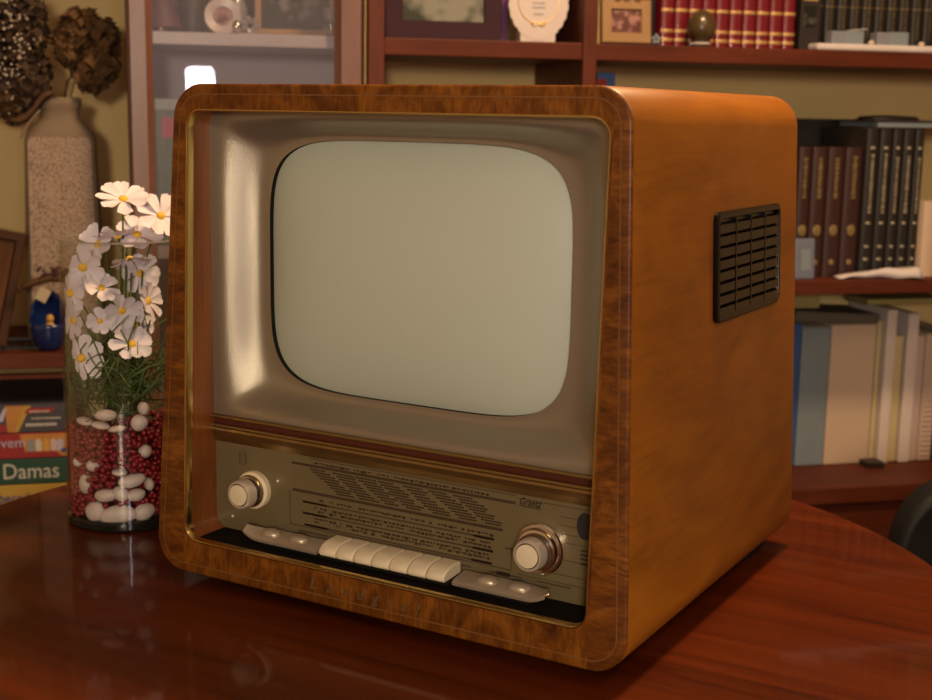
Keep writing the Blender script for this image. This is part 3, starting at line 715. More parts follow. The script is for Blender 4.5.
bx('frame_board', (-.020, .020, 0, .02, 0, .175), M['darkalbum'], t); bx('card_picture', (-.014, .012, -.0006, .001, .045, .085), M['photo3'], t, bev=0); bx('gold_strip', (-.016, .014, -.0008, .001, .095, .098), M['goldfoil'], t, bev=0)
# shelf tray with two little boxes
t = wthing('display_tray', 'long pale tray on the top shelf in front of black books', 'tray', 1.40, .012, UZ)
bx('tray_body', (-.155, .22, 0, .075, 0, .013), M['paper'], t, bev=.004)
for u, lab in ((1.318, 'grey boxed coin holder on the pale tray, nearest the black frame'), (1.416, 'grey boxed coin holder on the pale tray, farther right')):
    t = wthing('small_box', lab, 'box', u, .03, UZ + .013, 0, 'grey boxes on the pale tray')
    bx('box_body', (-.034, .034, 0, .03, 0, .025), M['greybox'], t, bev=.002); bx('box_lid', (-.005, .034, -.0008, .0308, .0, .0262), M['greybind'], t, bev=.001)
o = bx('folded_note', (-.018, .018, 0, .014, 0, .0015), M['paper'], bev=0, loc=W6(1.345, .035, UZ + .0415), rot=(0, -.1, A_ + .1)); tag(o, 'small white folded note lying on the grey box', 'note')
for i, (u, lab) in enumerate(((1.368, 'tiny pale shell on the tray between grey boxes'), (1.478, 'tiny pale shell at the right of the tray'))):
    bm = bmesh.new(); blob(bm, (0, 0, .004), (.006, .005, .005), 2); o = link('shell', bm, M['pages'], loc=W6(u, .028, UZ + .013), smooth='full'); tag(o, lab, 'shell')
# egg on the top shelf
t = wthing('stone_egg', 'polished brown stone egg on a pale stand before the red volumes', 'ornament', 1.008, .025, UZ)
bm = bmesh.new(); lathe(bm, [(.001, .001), (.012, 0), (.020, .004), (.016, .008)], 24); link('stand', bm, M['porcelain'], t, smooth=True)
bm = bmesh.new(); lathe(bm, [(.001 + .0275 * math.sin(PI * k / 20) * (1 - .14 * (k / 20 - .35)), .006 + .0315 * (1 - math.cos(PI * k / 20))) for k in range(21)], 32); link('egg', bm, M['eggstone'], t, smooth='full')

def pframe(name, lab, u, v, z, w, h, bw, fm, pm, rz=0., lean=.0, roll=0., dep=.014, mount=None):
    t = wthing(name, lab, 'frame', u, v, z + (dep + .003) * math.sin(lean) + (.001 if lean else 0), rz); t.rotation_euler = (-lean, roll, A_ + rz)
    bm = bmesh.new()
    lo = lambda d, y: [(-w / 2 + d, y, d), (w / 2 - d, y, d), (w / 2 - d, y, h - d), (-w / 2 + d, y, h - d)]
    bridge(bm, [lo(bw, dep), lo(0, dep), lo(0, .002), lo(.002, 0), lo(bw - .002, 0), lo(bw, .003), lo(bw, dep)]); link('frame_border', bm, fm, t)
    bx('photograph', (-w / 2 + bw - .001, w / 2 - bw + .001, .005, .008, bw - .001, h - bw + .001), pm, t, bev=0)
    if mount: bx('mount', (-w / 2 + bw - .002, w / 2 - bw + .002, .0081, .011, bw - .002, h - bw + .002), mount, t, bev=0)
    return t
pframe('picture_frame', 'square tan picture frame with a small reddish photograph on the top shelf', .861, .030, UZ, .098, .082, .020, M['tanframe'], M['photo1'], lean=.12)
t = wthing('gold_trinket', 'small gold trinket on the tan picture frame, cut by the upper photo edge', 'ornament', .865, .036, UZ + .0815)
bm = bmesh.new()
for x in (-.022, -.004, .018): blob(bm, (x, .002, .006), (.008, .006, .006), 2)
link('trinket_body', bm, M['goldfoil'], t, smooth='full')
t = wthing('glass_star', 'small pale star ornament at the foot of the black book', 'ornament', .925, .045, UZ)
bm = bmesh.new()
for k in range(5): blob(bm, (.006 * math.cos(k * 1.257 + .3), 0, .012 + .006 * math.sin(k * 1.257 + .3)), (.006, .004, .004), 1, Euler((0, -k * 1.257 - .3, 0)))
link('star_body', bm, M['greybind'], t, smooth='full')
pf = pframe('picture_frame', 'large dark purple mounted photograph on the middle top shelf', .517, .075, UZ, .222, .20, .034, M['purpleframe'], M['photo2'], lean=.06)
o = bx('purple_book', (-.006, .006, 0, .12, 0, .19), M['purple'], loc=W6(.637, .09, UZ), rot=(0, 0, A_)); tag(o, 'thin purple book beside the large mounted photograph', 'book')
o = bx('dark_album', (-.035, .035, 0, .10, 0, .22), M['darkalbum'], loc=W6(.725, .16, UZ), rot=(0, 0, A_)); tag(o, 'dark album standing behind the white scalloped plaque', 'album')
# plaque
t = wthing('scalloped_plaque', 'white scalloped certificate plaque with gold bow on a foot', 'plaque', .692, .05, UZ)
bm = bmesh.new(); pts = []
for i in range(144):
    a = 2 * PI * i / 144; r = 1 + .035 * abs(math.sin(a * 12)); pts.append((.0565 * r * math.cos(a), .074 + .068 * r * math.sin(a)))
bridge(bm, [[(x, 0, z) for x, z in pts], [(x, .006, z) for x, z in pts]], cap0=True, cap1=True); link('plaque_board', bm, M['plaque'], t)
bx('plaque_foot', (-.034, .034, .001, .03, 0, .022), M['plaque'], t)
bm = bmesh.new(); P = [(.040 * math.cos(a), -.0008, .078 + .044 * math.sin(a)) for a in [PI * .2 - 2 * PI * i / 40 * .7 - PI * .0 for i in range(41)]]
tube(bm, P, .0011, 5); 
for s in (-1, 1): tube(bm, [(s * .003, -.001, .034), (s * .010, -.001, .0395), (s * .013, -.001, .034), (s * .008, -.001, .030), (s * .002, -.001, .033)], .0014, 5)
link('gold_wreath', bm, M['goldfoil'], t, smooth=True)
bm = bmesh.new()
for zz, w_ in ((.052, .018), (.064, .026), (.072, .024), (.082, .020)): tube(bm, [(-w_ / 2 + w_ * i / 12, -.0006, zz + .0012 * math.sin(i * 2.1)) for i in range(13)], .0007, 4)
link('written_line', bm, M['greybox'], t)
bm = bmesh.new(); blob(bm, (.004, -.001, .0905), (.009, .002, .006), 2); link('printed_rose', bm, M['tanframe'], t)

# mid shelf books
maro = [(1.243, 1.272), (1.273, 1.307), (1.308, 1.345), (1.346, 1.386)]
for i, (a, b) in enumerate(maro):
    book(a, b, MZ, .262, .055, .19, M['maroonbook'], 'maroon leather book with gold title, %s from the television on the middle shelf' % ordn[i], 'maroon books on the middle shelf', letters=(.160, .240, .30), foil='dimfoil')
    tt = [o for o in col.objects if o.name.startswith('book')][-1]
    bm = bmesh.new(); blob(bm, (0, -.001, .095), (.009, .0012, .012), 2); link('gold_medallion', bm, M['dimfoil'], tt)
    bm = bmesh.new(); blob(bm, (0, -.001, .030), (.006, .0012, .006), 2); link('gold_medallion', bm, M['dimfoil'], tt)
bl = [1.387, 1.417, 1.446, 1.470, 1.496, 1.519]
for i in range(5):
    book(bl[i], bl[i + 1] - .001, MZ, .300, .050, .19, M['blackbook'], 'black book with pale gold dots and title, %s from the left on the middle shelf' % ordn[i], 'black gilt books on the middle shelf', bands=(.036, .062, .110, .262), bandh=.0050, letters=(.130, .245, .26), bw=.55, foil='palefoil')
o = bx('dark_album', (-.125, .08, 0, .05, 0, .318), M['darkalbum'], loc=W6(1.44, .255, MZ), rot=(0, 0, A_)); tag(o, 'tall black album standing behind the maroon books', 'album')
t = wthing('lying_book', 'dark book lying flat on top of the black gilt books', 'book', 1.50, .05, MZ + .300)
bx('cover', (-.10, .12, 0, .17, 0, .004), M['darkalbum'], t); bx('cover', (-.10, .12, 0, .17, .014, .018), M['darkalbum'], t); bx('pages', (-.09, .11, .003, .16, .004, .014), M['greybind'], t, bev=0)
bm = bmesh.new(); lathe(bm, [(.07, 0), (.062, .007), (.02, .009), (.001, .0095)], 32)
for v in bm.verts: v.co.y *= .6
o = link('folded_beret', bm, M['blackbook'], loc=W6(1.47, .12, MZ + .318), rot=(0, 0, A_), smooth='full'); tag(o, 'low black beret lying on the flat dark book', 'hat')
book(1.522, 1.556, MZ, .155, .040, .14, M['creambind'], 'cream coloured thick book at the right end of the middle shelf')
book(1.525, 1.56, MZ, .27, .19, .06, M['redbook'], 'tall dark red book behind the cream one at the right edge')
t = wthing('blue_card', 'small blue-grey framed card leaning before the first maroon book', 'card', 1.2525, .022, MZ); t.rotation_euler.x = -.08
bx('card_board', (-.022, .022, 0, .004, 0, .082), M['blueframe'], t, bev=.003); bx('card_centre', (-.008, .012, -.0006, .001, .018, .060), M['greybind'], t, bev=.0)
bm = bmesh.new(); n = 18; L = []
for i in range(n + 1):
    t_ = i / n; x = -.09 + .18 * t_; L.append([(x, -.018 + .01 * math.sin(t_ * 5), .001 + .003 * math.sin(t_ * 9) ** 2), (x, -.013, .004 + .021 * math.sin(min(1, t_ * 1.15) * 2.2) ** 1.2 * t_ ** .5 + .0025 * math.sin(t_ * 14)), (x, .012, .004 + .018 * t_ ** .7), (x, .015, .0005)])
bridge(bm, L, cap0=True, cap1=True); o = link('crumpled_paper', bm, M['paper'], loc=W6(1.415, .026, MZ), rot=(0, 0, A_), smooth='full'); tag(o, 'crumpled white paper lying in front of black gilt books', 'paper')

# lower shelf binders
V0 = .17
def binder(u0, u1, h, mat, lab, name='binder', v=V0, dep=.17, **k): 
    t = wthing(name, lab, 'binder', (u0 + u1) / 2, v, LZ); w = u1 - u0 - .001
    bx('cover', (-w / 2, w / 2, 0, dep, 0, h), mat, t, bev=min(.003, w / 5)); bx('pages', (-w / 2 + .0015, w / 2 - .0015, .01, dep + .001, .003, h + .0004), M['pages'], t, bev=0); return t
binder(1.285, 1.332, .315, M['bluebind'], 'bright blue binder at the television edge on the lower shelf')
binder(1.333, 1.401, .308, M['greybind'], 'grey-blue binder beside the bright blue one')
binder(1.402, 1.510, .312, M['creambind'], 'wide cream slipcase on the lower shelf', 'slipcase')
binder(1.511, 1.523, .318, M['yellowbind'], 'thin yellowish folder against the wide cream slipcase')
binder(1.525, 1.549, .345, M['whitebind'], 'tall white binder right of the cream slipcase', v=.155)
binder(1.551, 1.577, .285, M['yellowbind'], 'short cream-yellow binder between two white ones')
binder(1.579, 1.606, .335, M['whitebind'], 'tall white binder second from the cream slipcase', v=.16)
binder(1.608, 1.630, .285, M['pinkbind'], 'pale pink binder near the right photo edge')
t = binder(1.632, 1.665, .288, M['creambind'], 'cream comb-bound notebook at the right photo edge', 'notebook')
for k in range(24):
    bm = bmesh.new(); box(bm, -.013, .013, -.003, .001, .012 + k * .0112, .017 + k * .0112, bev=.001); link('comb_ring', bm, M['pinkbind'], t)
binder(1.668, 1.72, .29, M['darkalbum'], 'dark binder past the comb-bound notebook')
o = bx('dark_block', (-.02, .02, 0, .04, 0, .012), M['darkalbum'], loc=W6(1.507, .128, LZ), rot=(0, 0, A_)); tag(o, 'small dark block under the shelf front of the slipcase', 'block')
o = bx('grey_file', (-.10, .100, 0, .15, 0, .022), M['greyfile'], loc=W6(1.415, .175, LZ + .3155), rot=(0, .05, A_)); tag(o, 'flat grey file lying on top of the slipcase', 'file')
o = bx('olive_box', (-.05, .05, 0, .12, 0, .030), M['olive'], loc=W6(1.335, .200, LZ + .345), rot=(0, 0, A_)); tag(o, 'olive yellow box lying on the grey file', 'box')
o = bx('olive_folder', (-.10, .10, 0, .10, 0, .012), M['olive'], loc=W6(1.60, .20, LZ + .350), rot=(0, 0, A_)); tag(o, 'olive folder lying across the white binders', 'folder')
o = bx('blue_red_box', (-.016, .016, 0, .06, 0, .12), M['blueprint'], loc=W6(.836, .10, MZ), rot=(0, 0, A_))
tag(o, 'small blue box beside the upright, mostly behind the television', 'box')
bpy.data.objects.remove(o)
t = wthing('packet', 'red and blue packet standing beside the bookcase upright above the television', 'packet', .824, .05, MZ)
bx('packet_body', (-.012, .024, 0, .03, 0, .398), M['bluebind'], t, bev=.002); bx('red_panel', (-.013, .006, -.001, .0308, .33, .386), M['red'], t, bev=.001)
# middle bay below top shelf: yellow edge + grey panel
o = bx('yellow_folder', (-.004, .008, 0, .2, 0, .402), M['yellow'], loc=W6(.402, .12, MZ), rot=(0, 0, A_)); tag(o, 'yellow folder against the left upright of the middle bay', 'folder')

# cabinet contents
CZ = .621
t = wthing('small_lamp', 'little lamp with a maroon shade inside the glass cabinet', 'lamp', .002, .15, CZ)
bm = bmesh.new(); lathe(bm, [(.022, 0), (.02, .004), (.006, .008), (.006, .03)], 24); link('lamp_base', bm, M['goldfoil'], t, smooth=True)
bm = bmesh.new(); lathe(bm, [(.040, .012), (.030, .040), (.016, .072), (.0155, .072), (.029, .040), (.039, .012)], 28, caps=False); link('lamp_shade', bm, M['lampshade'], t, smooth=True)
bm = bmesh.new(); blob(bm, (0, 0, .085), (.010, .010, .014), 2); link('bulb', bm, M['bulb'], t, smooth='full')
bm = bmesh.new(); lathe(bm, [(.022, 0), (.024, .01), (.024, .09), (.010, .12), (.009, .17)], 24); o = link('dark_bottle', bm, M['blackbook'], loc=W6(.060, .22, CZ), smooth=True); tag(o, 'dark bottle between the maroon lamp and the round plate', 'bottle')
t = wthing('ornamental_plate', 'round white plate with reddish centre standing in the glass cabinet', 'plate', .112, .10, CZ); t.rotation_euler.x = -.15
bm = bmesh.new(); lathe(bm, [(.001, .002), (.016, .002), (.018, -.001), (.0325, -.004), (.033, -.002), (.018, .003)], 40, 'y', (0, 0, .033)); link('plate_body', bm, M['porcelain'], t, smooth=True)
bm = bmesh.new(); lathe(bm, [(.001, -.0002), (.015, -.0002), (.015, .001)], 32, 'y', (0, 0, .033)); link('plate_centre', bm, M['photo1'], t)
t = wthing('crystal_flower', 'small pale crystal flower ornament beside the plate', 'ornament', .160, .09, CZ)
bm = bmesh.new()
for k in range(7): blob(bm, (.012 * math.cos(k * .9), -.002, .016 + .011 * math.sin(k * .9)), (.009, .005, .006), 1, Euler((0, -k * .9, 0)))
blob(bm, (0, 0, .004), (.012, .008, .004), 1); link('crystal_petals', bm, M['crystal'], t)
bm = bmesh.new(); blob(bm, (0, 0, .012), (.009, .009, .012), 2); o = link('silver_trinket', bm, M['chrome'], loc=W6(.135, .065, CZ), smooth='full'); tag(o, 'tiny silver trinket in front of the crystal flower', 'ornament')
t = wthing('grey_figurine', 'blurred grey figurine behind the crystal flower', 'figurine', .140, .17, CZ)
bm = bmesh.new(); lathe(bm, [(.018, 0), (.016, .02), (.022, .05), (.012, .075), (.001, .09)], 20); link('figurine_body', bm, M['crystal'], t, smooth=True)
pframe('picture_frame', 'light wood framed dark landscape photograph in the glass cabinet', .245, .12, CZ, .150, .13, .012, M['tanframe'], M['photo3'], lean=.12, rz=-.15, roll=.0)
t = wthing('glass_goblet', 'small glass goblet at the right inside the cabinet', 'goblet', .305, .07, CZ)
bm = bmesh.new(); lathe(bm, [(.014, 0), (.012, .002), (.003, .004), (.003, .02), (.014, .03), (.016, .05)], 24, caps=False); link('goblet_bowl', bm, M['crystal'], t, smooth=True)
t = wthing('teal_binder', 'teal binder with a pink label behind the cabinet door', 'binder', .012, .05, .243)
bx('cover', (-.030, .032, 0, .2, 0, .262), M['tealbox'], t, bev=.002); bx('pink_label', (-.012, .026, -.0008, .001, .192, .228), M['pinkbox'], t, bev=0); bx('grey_label', (-.024, .028, -.0006, .001, .242, .260), M['greybind'], t, bev=0)

# ------------------------------------------------------------------ left niche
t = wthing('stoneware_vase', 'tall grey stoneware slab vase with rough front, holding dried flowers', 'vase', -.180, .13, .057)
bm = bmesh.new()
secs = [(0, .066, .032), (.03, .069, .034), (.20, .0665, .033), (.372, .0615, .031), (.384, .058, .030), (.394, .050, .028), (.403, .040, .026), (.410, .0345, .0255), (.424, .0335, .025), (.430, .0385, .028), (.443, .0385, .028), (.447, .035, .026), (.447, .028, .022), (.41, .024, .02)]
bridge(bm, [[(x, y, z) for x, y in loop2d(2 * a, 2 * a, -b, b, min(a, b) * (.55 if z < .38 else .95), 6)] for z, a, b in secs], cap0=True, cap1=True); link('vase_body', bm, M['stoneware'], t, smooth=True)
bm = bmesh.new(); bridge(bm, [[(-.0585, y, .02), (.0585, y, .02), (.0545, y + .0012, .366), (.049, y + .0018, .376), (-.049, y + .0018, .376), (-.0545, y + .0012, .366)] for y in (-.030, -.0352)], cap0=True, cap1=True); link('rough_panel', bm, M['stonepanel'], t)
bm = bmesh.new(); tube(bm, [(-.034, -.018, .424), (-.044, -.024, .412), (-.058, -.028, .392), (-.066, -.028, .372)], .005, 8, .002); link('side_handle', bm, M['stoneware'], t, smooth=True)
def dried(name, lab, cx, cz, cy, rx, rz_, ry, n, mat, leaf, sd, seeds=0):
    t = wthing(name, lab, 'dried flowers', -.180, .13, .498)
    r = random.Random(sd); bm = bmesh.new()
    for k in range(n):
        d = Vector((r.gauss(0, 1), r.gauss(0, 1), r.gauss(0, 1))).normalized(); q_ = r.uniform(.55, 1.) ** .5
        lx, lz = ((.3, .25), (-.34, .12), (.08, -.36), (-.1, .4), (.36, -.2))[k % 5]
        p = Vector((cx + rx * (lx * 1.25 + d.x * q_ * .64), cy + d.y * ry * q_, cz + rz_ * (lz * 1.25 + d.z * q_ * .64))); a = leaf * r.uniform(.7, 1.3)
        nn = (d + Vector((r.uniform(-.8, .8), r.uniform(-.8, .8), r.uniform(-.8, .8)))).normalized(); u = nn.orthogonal().normalized(); v = nn.cross(u)
        c = bm.verts.new(p - nn * a * .25); ring = []
        for i in range(8):
            an = 2 * PI * i / 8 + r.uniform(-.2, .2); rr_ = a * (1 if i % 2 else .62); ring.append(bm.verts.new(p + (u * math.cos(an) + v * math.sin(an)) * rr_ + nn * r.uniform(-.2, .25) * a))
        for i in range(8): bm.faces.new((c, ring[i], ring[(i + 1) % 8]))
    link('flower_head', bm, mat, t, smooth='full')
    if seeds:
        bm = bmesh.new()
        for k in range(seeds):
            d = Vector((r.gauss(0, 1), -abs(r.gauss(0, 1)) - .3, r.gauss(0, 1))).normalized(); s = r.uniform(.0016, .0034)
            blob(bm, (cx + d.x * rx * r.uniform(.5, 1.), cy + d.y * ry * 1.02, cz + d.z * rz_ * r.uniform(.6, 1.)), (s, s, s), 1)
        o = link('pale_seeds', bm, M['seed'], t, smooth='full'); o['kind'] = 'stuff'
    bm = bmesh.new()
    for k in range(4): tube(bm, [(r.uniform(-.014, .014), r.uniform(-.01, .01), -.03), (cx * .35 + r.uniform(-.01, .01), cy * .4, cz * .4), (cx * .8 + r.uniform(-.02, .02), cy, cz - rz_ * .5)], .0013, 5)
    link('stem', bm, M['twig'], t, smooth='full')
dried('dried_seed_spray', 'dark dried spray dotted with pale seeds, left above the stoneware vase', -.078, .085, -.02, .068, .125, .045, 620, M['dry2'], .0105, 1, 170)
dried('dried_hydrangea', 'brown dried hydrangea head, right above the stoneware vase', .052, .088, -.015, .056, .068, .045, 800, M['dry1'], .0105, 2)
dried('dried_hydrangea', 'olive brown dried hydrangea at the left photo edge', -.118, .010, -.025, .045, .040, .03, 170, M['dry1'], .013, 4)
t = wthing('dried_leaf_sprig', 'curled dry brown leaf hanging low left of the vase neck', 'dried leaf', -.180, .10, .498)
bm = bmesh.new(); L = []
for i in range(10):
    s = i / 9; x = -.005 - .080 * s; zz = .012 - .052 * s + .008 * math.sin(s * 7); w_ = .003 + .011 * math.sin(PI * min(1, s * 1.15)) + (.005 if i > 6 else 0); L.append([(x, -.01, zz - w_), (x + .003, -.016, zz), (x, -.008, zz + w_), (x - .001, -.007, zz)])
bridge(bm, L, cap0=True, cap1=True); link('leaf_blade', bm, M['dryleaf'], t, smooth='full'); bm = bmesh.new(); tube(bm, [(.0, .02, -.02), (-.004, 0, .008), (-.03, -.012, -.004)], .0014, 5); link('stem', bm, M['twig'], t)
# blue pot
t = wthing('blue_pot', 'cobalt blue glazed pot with cut-open front before the stoneware vase', 'pot', -.206, .045, .057)
bm = bmesh.new(); n = 28; L = []
def potp(a, z, off=0):
    r = (.034 * math.sqrt(max(.05, 1 - ((z - .052) / .062) ** 2)) if z > .0 else .016); r = max(r, .015) - off
    return (r * math.cos(a), r * math.sin(a))
secz = [0, .006, .018, .03, .042, .05]
rings = []
for z in secz: rings.append([(*potp(2 * PI * i / n, z), z) for i in range(n)])
for k in range(1, 6):                                         # the back half rises above the opening
    f = k / 5; rings.append([(*potp(2 * PI * i / n, .05 + .055 * f * max(0, math.sin(2 * PI * i / n)) ** .5 if math.sin(2 * PI * i / n) > 0 else .05), .05 + .055 * f * (max(0, math.sin(2 * PI * i / n)) ** .5)) for i in range(n)])
inner = [[(x * .90, y * .90, max(z - .002, .010)) for x, y, z in rg] for rg in rings[::-1]]
bridge(bm, rings + inner, cap0=True, cap1=True); link('pot_body', bm, M['blue'], t, smooth='full')
t2 = wthing('pot_figurine', 'tiny yellow figure sitting in the blue pot opening', 'figurine', -.204, .040, .072)
bm = bmesh.new(); blob(bm, (0, 0, 0), (.012, .010, .014), 2); blob(bm, (.001, -.002, .042), (.007, .006, .008), 2); blob(bm, (0, 0, .022), (.009, .008, .018), 2); link('figurine_body', bm, M['figure'], t2, smooth='full')
t2 = wthing('paper_tag', 'pale paper tag hanging on the blue pot', 'tag', -.217, .012, .150); t2.rotation_euler.y = .5
bx('tag_card', (-.010, .010, 0, .001, 0, .024), M['tag'], t2, bev=0)
t2 = wthing('dried_twig', 'dark dried twig and petals lying over the blue pot', 'twig', -.210, .040, .160)
bm = bmesh.new(); tube(bm, [(-.040, -.015, .010), (-.02, -.01, .020), (.01, -.005, .028), (.045, 0, .026)], .006, 6, .009); tube(bm, [(-.038, -.015, .004), (-.045, -.015, .014)], .005, 5); link('twig_branch', bm, M['dryleaf'], t2, smooth='full')
bm = bmesh.new(); r = random.Random(9)
for k in range(14): blob(bm, (r.uniform(-.014, .045), r.uniform(-.015, .005), .036 + r.uniform(-.004, .014)), (r.uniform(.004, .009), .005, r.uniform(.002, .005)), 1, Euler((0, r.uniform(-1, 1), 0)))
link('dried_petals', bm, plain('dried_plum_petals', (.06, .018, .022), .7), t2)
# dark picture frame at the very left
t = wthing('picture_frame', 'dark wooden frame with orange-brown panel at the left photo edge', 'frame', -.372, .03, .084); t.rotation_euler = (-.10, .215, A_ + .10)
bm = bmesh.new(); w, h = .19, .205
lo = lambda d, y: [(-w / 2 + d, y, d), (w / 2 - d, y, d), (w / 2 - d, y, h - d), (-w / 2 + d, y, h - d)]
bridge(bm, [lo(.018, .016), lo(0, .016), lo(0, .002), lo(.003, 0), lo(.015, 0), lo(.018, .006), lo(.018, .016)]); link('frame_border', bm, M['framewood'], t)
bx('panel', (-w / 2 + .017, w / 2 - .017, .007, .012, .017, h - .017), M['orangewood'], t, bev=0)
t = wthing('iron_trivet', 'low black openwork trivet on the shelf beside the dark frame', 'trivet', -.262, .055, .057)
bm = bmesh.new()
for k in range(6): tube(bm, [(-.045 + k * .015 + .007 * math.cos(a), 0, .010 + .007 * math.sin(a)) for a in [2 * PI * i / 12 for i in range(13)]], .0018, 5)
box(bm, -.055, .045, -.004, .004, .017, .021); box(bm, -.055, .045, -.004, .004, 0, .003); link('trivet_body', bm, M['metal_dark'], t)

# board games
GX0, GX1 = -.50, -.178
def game(z0, z1, mat, lab, gx1=GX1, dv=0.):
    t = wthing('board_game_box', lab, 'board game', 0, .02 + dv, z0, 0, 'stacked board game boxes')
    bx('box_lid', (GX0, gx1, 0, .26, .0008, z1 - z0 - .0004), mat, t, bev=.0012); return t
def poly(name, pts, mat, par, y=-.0006):
    bm = bmesh.new(); bridge(bm, [[(x, .0006, z) for x, z in pts], [(x, y, z) for x, z in pts]], cap0=True, cap1=True); return link(name, bm, mat, par)
t = game(-.235, -.1855, M['yellow'], 'yellow game box with blue lettering, lowest of the stack', -.183); text('game_title', 'Abecedario', M['blueprint'], t, .028, (-.318, -.0012, .0165), sx=.80)
t = game(-.1855, -.1375, M['green'], 'dark green draughts game box with white title, third from the top'); text('game_title', 'las Damas', M['white'], t, .040, (-.3415, -.0012, .012), sx=.90)
t = game(-.1375, -.0900, M['red'], 'red and yellow game box with printed characters, second from the top', -.180)
poly('yellow_panel', [(-.252, .008), (-.1805, .003), (-.1805, .045), (-.262, .045)], M['orange'], t); poly('red_swoosh', [(-.252, .003), (-.190, .003), (-.200, .013), (-.252, .013)], M['red'], t, -.0010)
text('game_title', 'vem', M['lilacprint'], t, .026, (-.295, -.0012, .022), sx=1.)
for k, (x, m_) in enumerate(((-.248, 'greybind'), (-.235, 'white'), (-.222, 'figure'), (-.209, 'pinkbind'), (-.198, 'lilacprint'))): poly('printed_figure', [(x, .014), (x + .010, .013), (x + .011, .030), (x + .006, .037), (x, .033)], M[m_], t, -.0011)
poly('blue_badge', [(-.191, .010), (-.182, .010), (-.182, .018), (-.191, .018)], M['blueprint'], t, -.0011)
t = game(-.0900, -.0370, M['navy'], 'dark navy game box with orange stripe and red tag, topmost of the stack', -.181)
poly('orange_flash', [(-.282, .002), (-.268, .002), (-.250, .050), (-.285, .050)], M['orange'], t); poly('yellow_flash', [(-.270, .002), (-.264, .002), (-.240, .050), (-.251, .050)], M['yellow'], t, -.0009)
poly('red_tag', [(-.253, .0355), (-.204, .0375), (-.200, .0455), (-.246, .0455)], M['red'], t, -.0010)
poly('lilac_stroke', [(-.300, .022), (-.289, .022), (-.281, .046), (-.287, .046)], M['lilacprint'], t, -.0011); poly('red_corner', [(-.300, .002), (-.284, .002), (-.284, .015), (-.300, .018)], M['red'], t, -.0012)
bm = bmesh.new(); r = random.Random(2)
for zz, hh, x0, x1 in ((.0395, .0025, -.243, -.212), (.0265, .002, -.240, -.192), (.0150, .0045, -.250, -.198)):
    x = x0
    while x < x1: w_ = r.uniform(.0018, .0034); box(bm, x, x + w_, -.0013, 0, zz - hh / 2 - r.uniform(0, .0008), zz + hh / 2); x += w_ + .0010
link('small_print', bm, M['white'], t)

# ------------------------------------------------------------------ chair behind the table
ch = thing('office_chair', 'black leather chair with rounded backrest behind the table at right', 'chair', (.465, 1.00, -.75), math.radians(26))
bm = bmesh.new(); L = []
for y, d in ((-.030, .035), (-.042, .012), (-.045, 0), (-.020, -.004), (.020, -.004), (.040, .004), (.046, .03)):
    L.append([(x, y + .02 * (x / .2) ** 2 * -1, z) for x, z in loop2d(.40 - 2 * d, .36 - 2 * d, .30 + d, .735 - d, .10 - d, 10)])
bridge(bm, L, cap0=True, cap1=True); link('backrest', bm, M['leather'], ch, smooth='full')
bm = bmesh.new(); box(bm, -.22, .22, .05, .47, .36, .44, bev=.03, seg=4); link('seat', bm, M['leather'], ch, smooth=True)
bm = bmesh.new(); tube(bm, [(0, .25, .06), (0, .25, .37)], .025, 14); link('gas_column', bm, M['metal_dark'], ch, smooth=True)
bm = bmesh.new(); tube(bm, [(0, .03, .42), (0, -.01, .36), (0, .20, .345)], .018, 10); link('back_bracket', bm, M['metal_dark'], ch, smooth=True)
for k in range(5):
    a = k * 2 * PI / 5 + .3; bm = bmesh.new(); tube(bm, [(0, .25, .085), (.26 * math.cos(a), .25 + .26 * math.sin(a), .055)], .018, 8); l = link('base_leg', bm, M['metal_dark'], ch, smooth=True)
    bm = bmesh.new(); blob(bm, (.26 * math.cos(a), .25 + .26 * math.sin(a), .026), (.026, .018, .026), 2); link('castor', bm, M['black'], l, smooth='full')

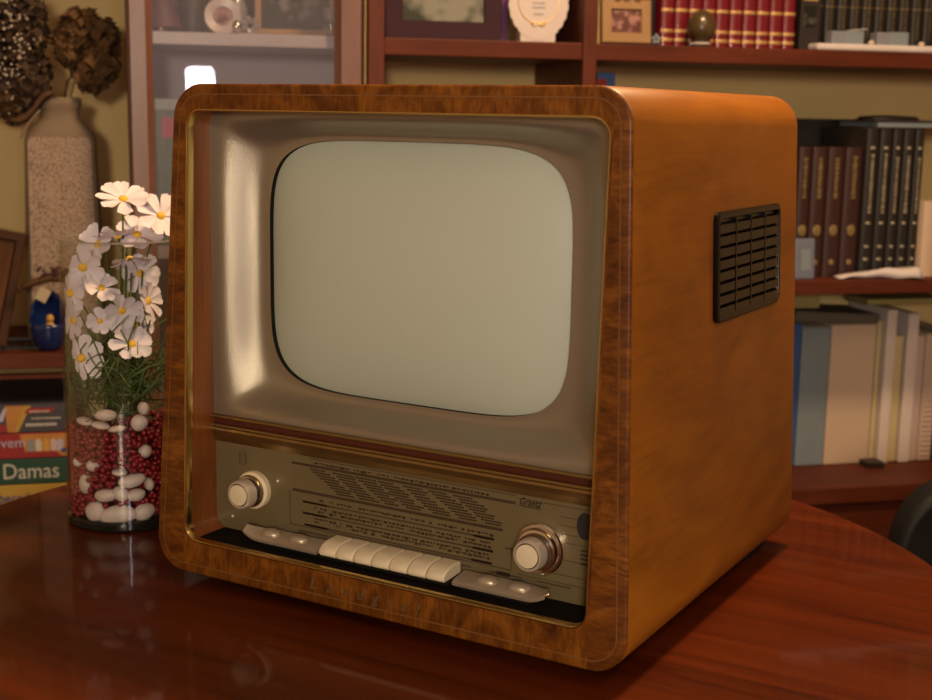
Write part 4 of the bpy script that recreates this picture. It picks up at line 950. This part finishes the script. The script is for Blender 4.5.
# ------------------------------------------------------------------ lamp behind the camera, seen mirrored in the cabinet door
LPp = Vector((.822, -.936, 0))
fl = thing('floor_lamp', 'white panel floor lamp standing beside the viewer, mirrored in the cabinet door', 'lamp', (LPp.x, LPp.y, -.75), A_)
bm = bmesh.new(); lathe(bm, [(.13, 0), (.13, .012), (.02, .02)], 40); link('lamp_base', bm, M['metal_dark'], fl, smooth=True)
bm = bmesh.new(); tube(bm, [(0, 0, .015), (0, 0, 1.19)], .011, 14); link('lamp_pole', bm, M['metal_dark'], fl, smooth=True)
bm = bmesh.new(); pr = loop2d(.100, .100, 1.165, 1.384, .020, 6); pr2 = loop2d(.105, .105, 1.162, 1.387, .021, 6)
bridge(bm, [[(x, .0205, z) for x, z in pr], [(x, .0225, z) for x, z in pr]], cap0=True, cap1=True); link('lamp_panel', bm, M['led'], fl)
bm = bmesh.new(); bridge(bm, [[(x, -.012, z) for x, z in pr2], [(x, .020, z) for x, z in pr2]], cap0=True, cap1=True); link('lamp_housing', bm, M['metal_dark'], fl)

# ------------------------------------------------------------------ lights
def area(name, loc, target, size, power, colr, size_y=None):
    l = bpy.data.lights.new(name, 'AREA'); l.shape = 'RECTANGLE' if size_y else 'DISK'; l.size = size
    if size_y: l.size_y = size_y
    l.energy = power; l.color = colr; o = bpy.data.objects.new(name, l); col.objects.link(o); o.location = loc
    o.rotation_euler = (Vector(target) - Vector(loc)).to_track_quat('-Z', 'Y').to_euler(); return o
area('ceiling_lamp_light', (.30, .62, 1.70), (.28, .5, 0), .26, 40, (1, .66, .34))
area('side_fill_light', (1.35, .12, 1.60), (.27, .25, .2), .4, 8., (1, .68, .38))  # added fill that brightens the cabinet's right side, no known lamp there
area('far_room_lamp_light', W(-.42, -4.2, .80), W(.6, .2, .3), .30, 46, (1, .83, .58))
w = bpy.data.worlds.new('world'); sc.world = w; w.use_nodes = True
w.node_tree.nodes['Background'].inputs[0].default_value = (1, .75, .5, 1); w.node_tree.nodes['Background'].inputs[1].default_value = .05

sc.view_settings.view_transform = 'Standard'; sc.view_settings.look = 'None'; sc.view_settings.exposure = -.14; sc.view_settings.gamma = 1.
sc.view_settings.use_curve_mapping = False
sc.cycles.max_bounces = 8; sc.cycles.transparent_max_bounces = 16; sc.cycles.sample_clamp_indirect = 4.
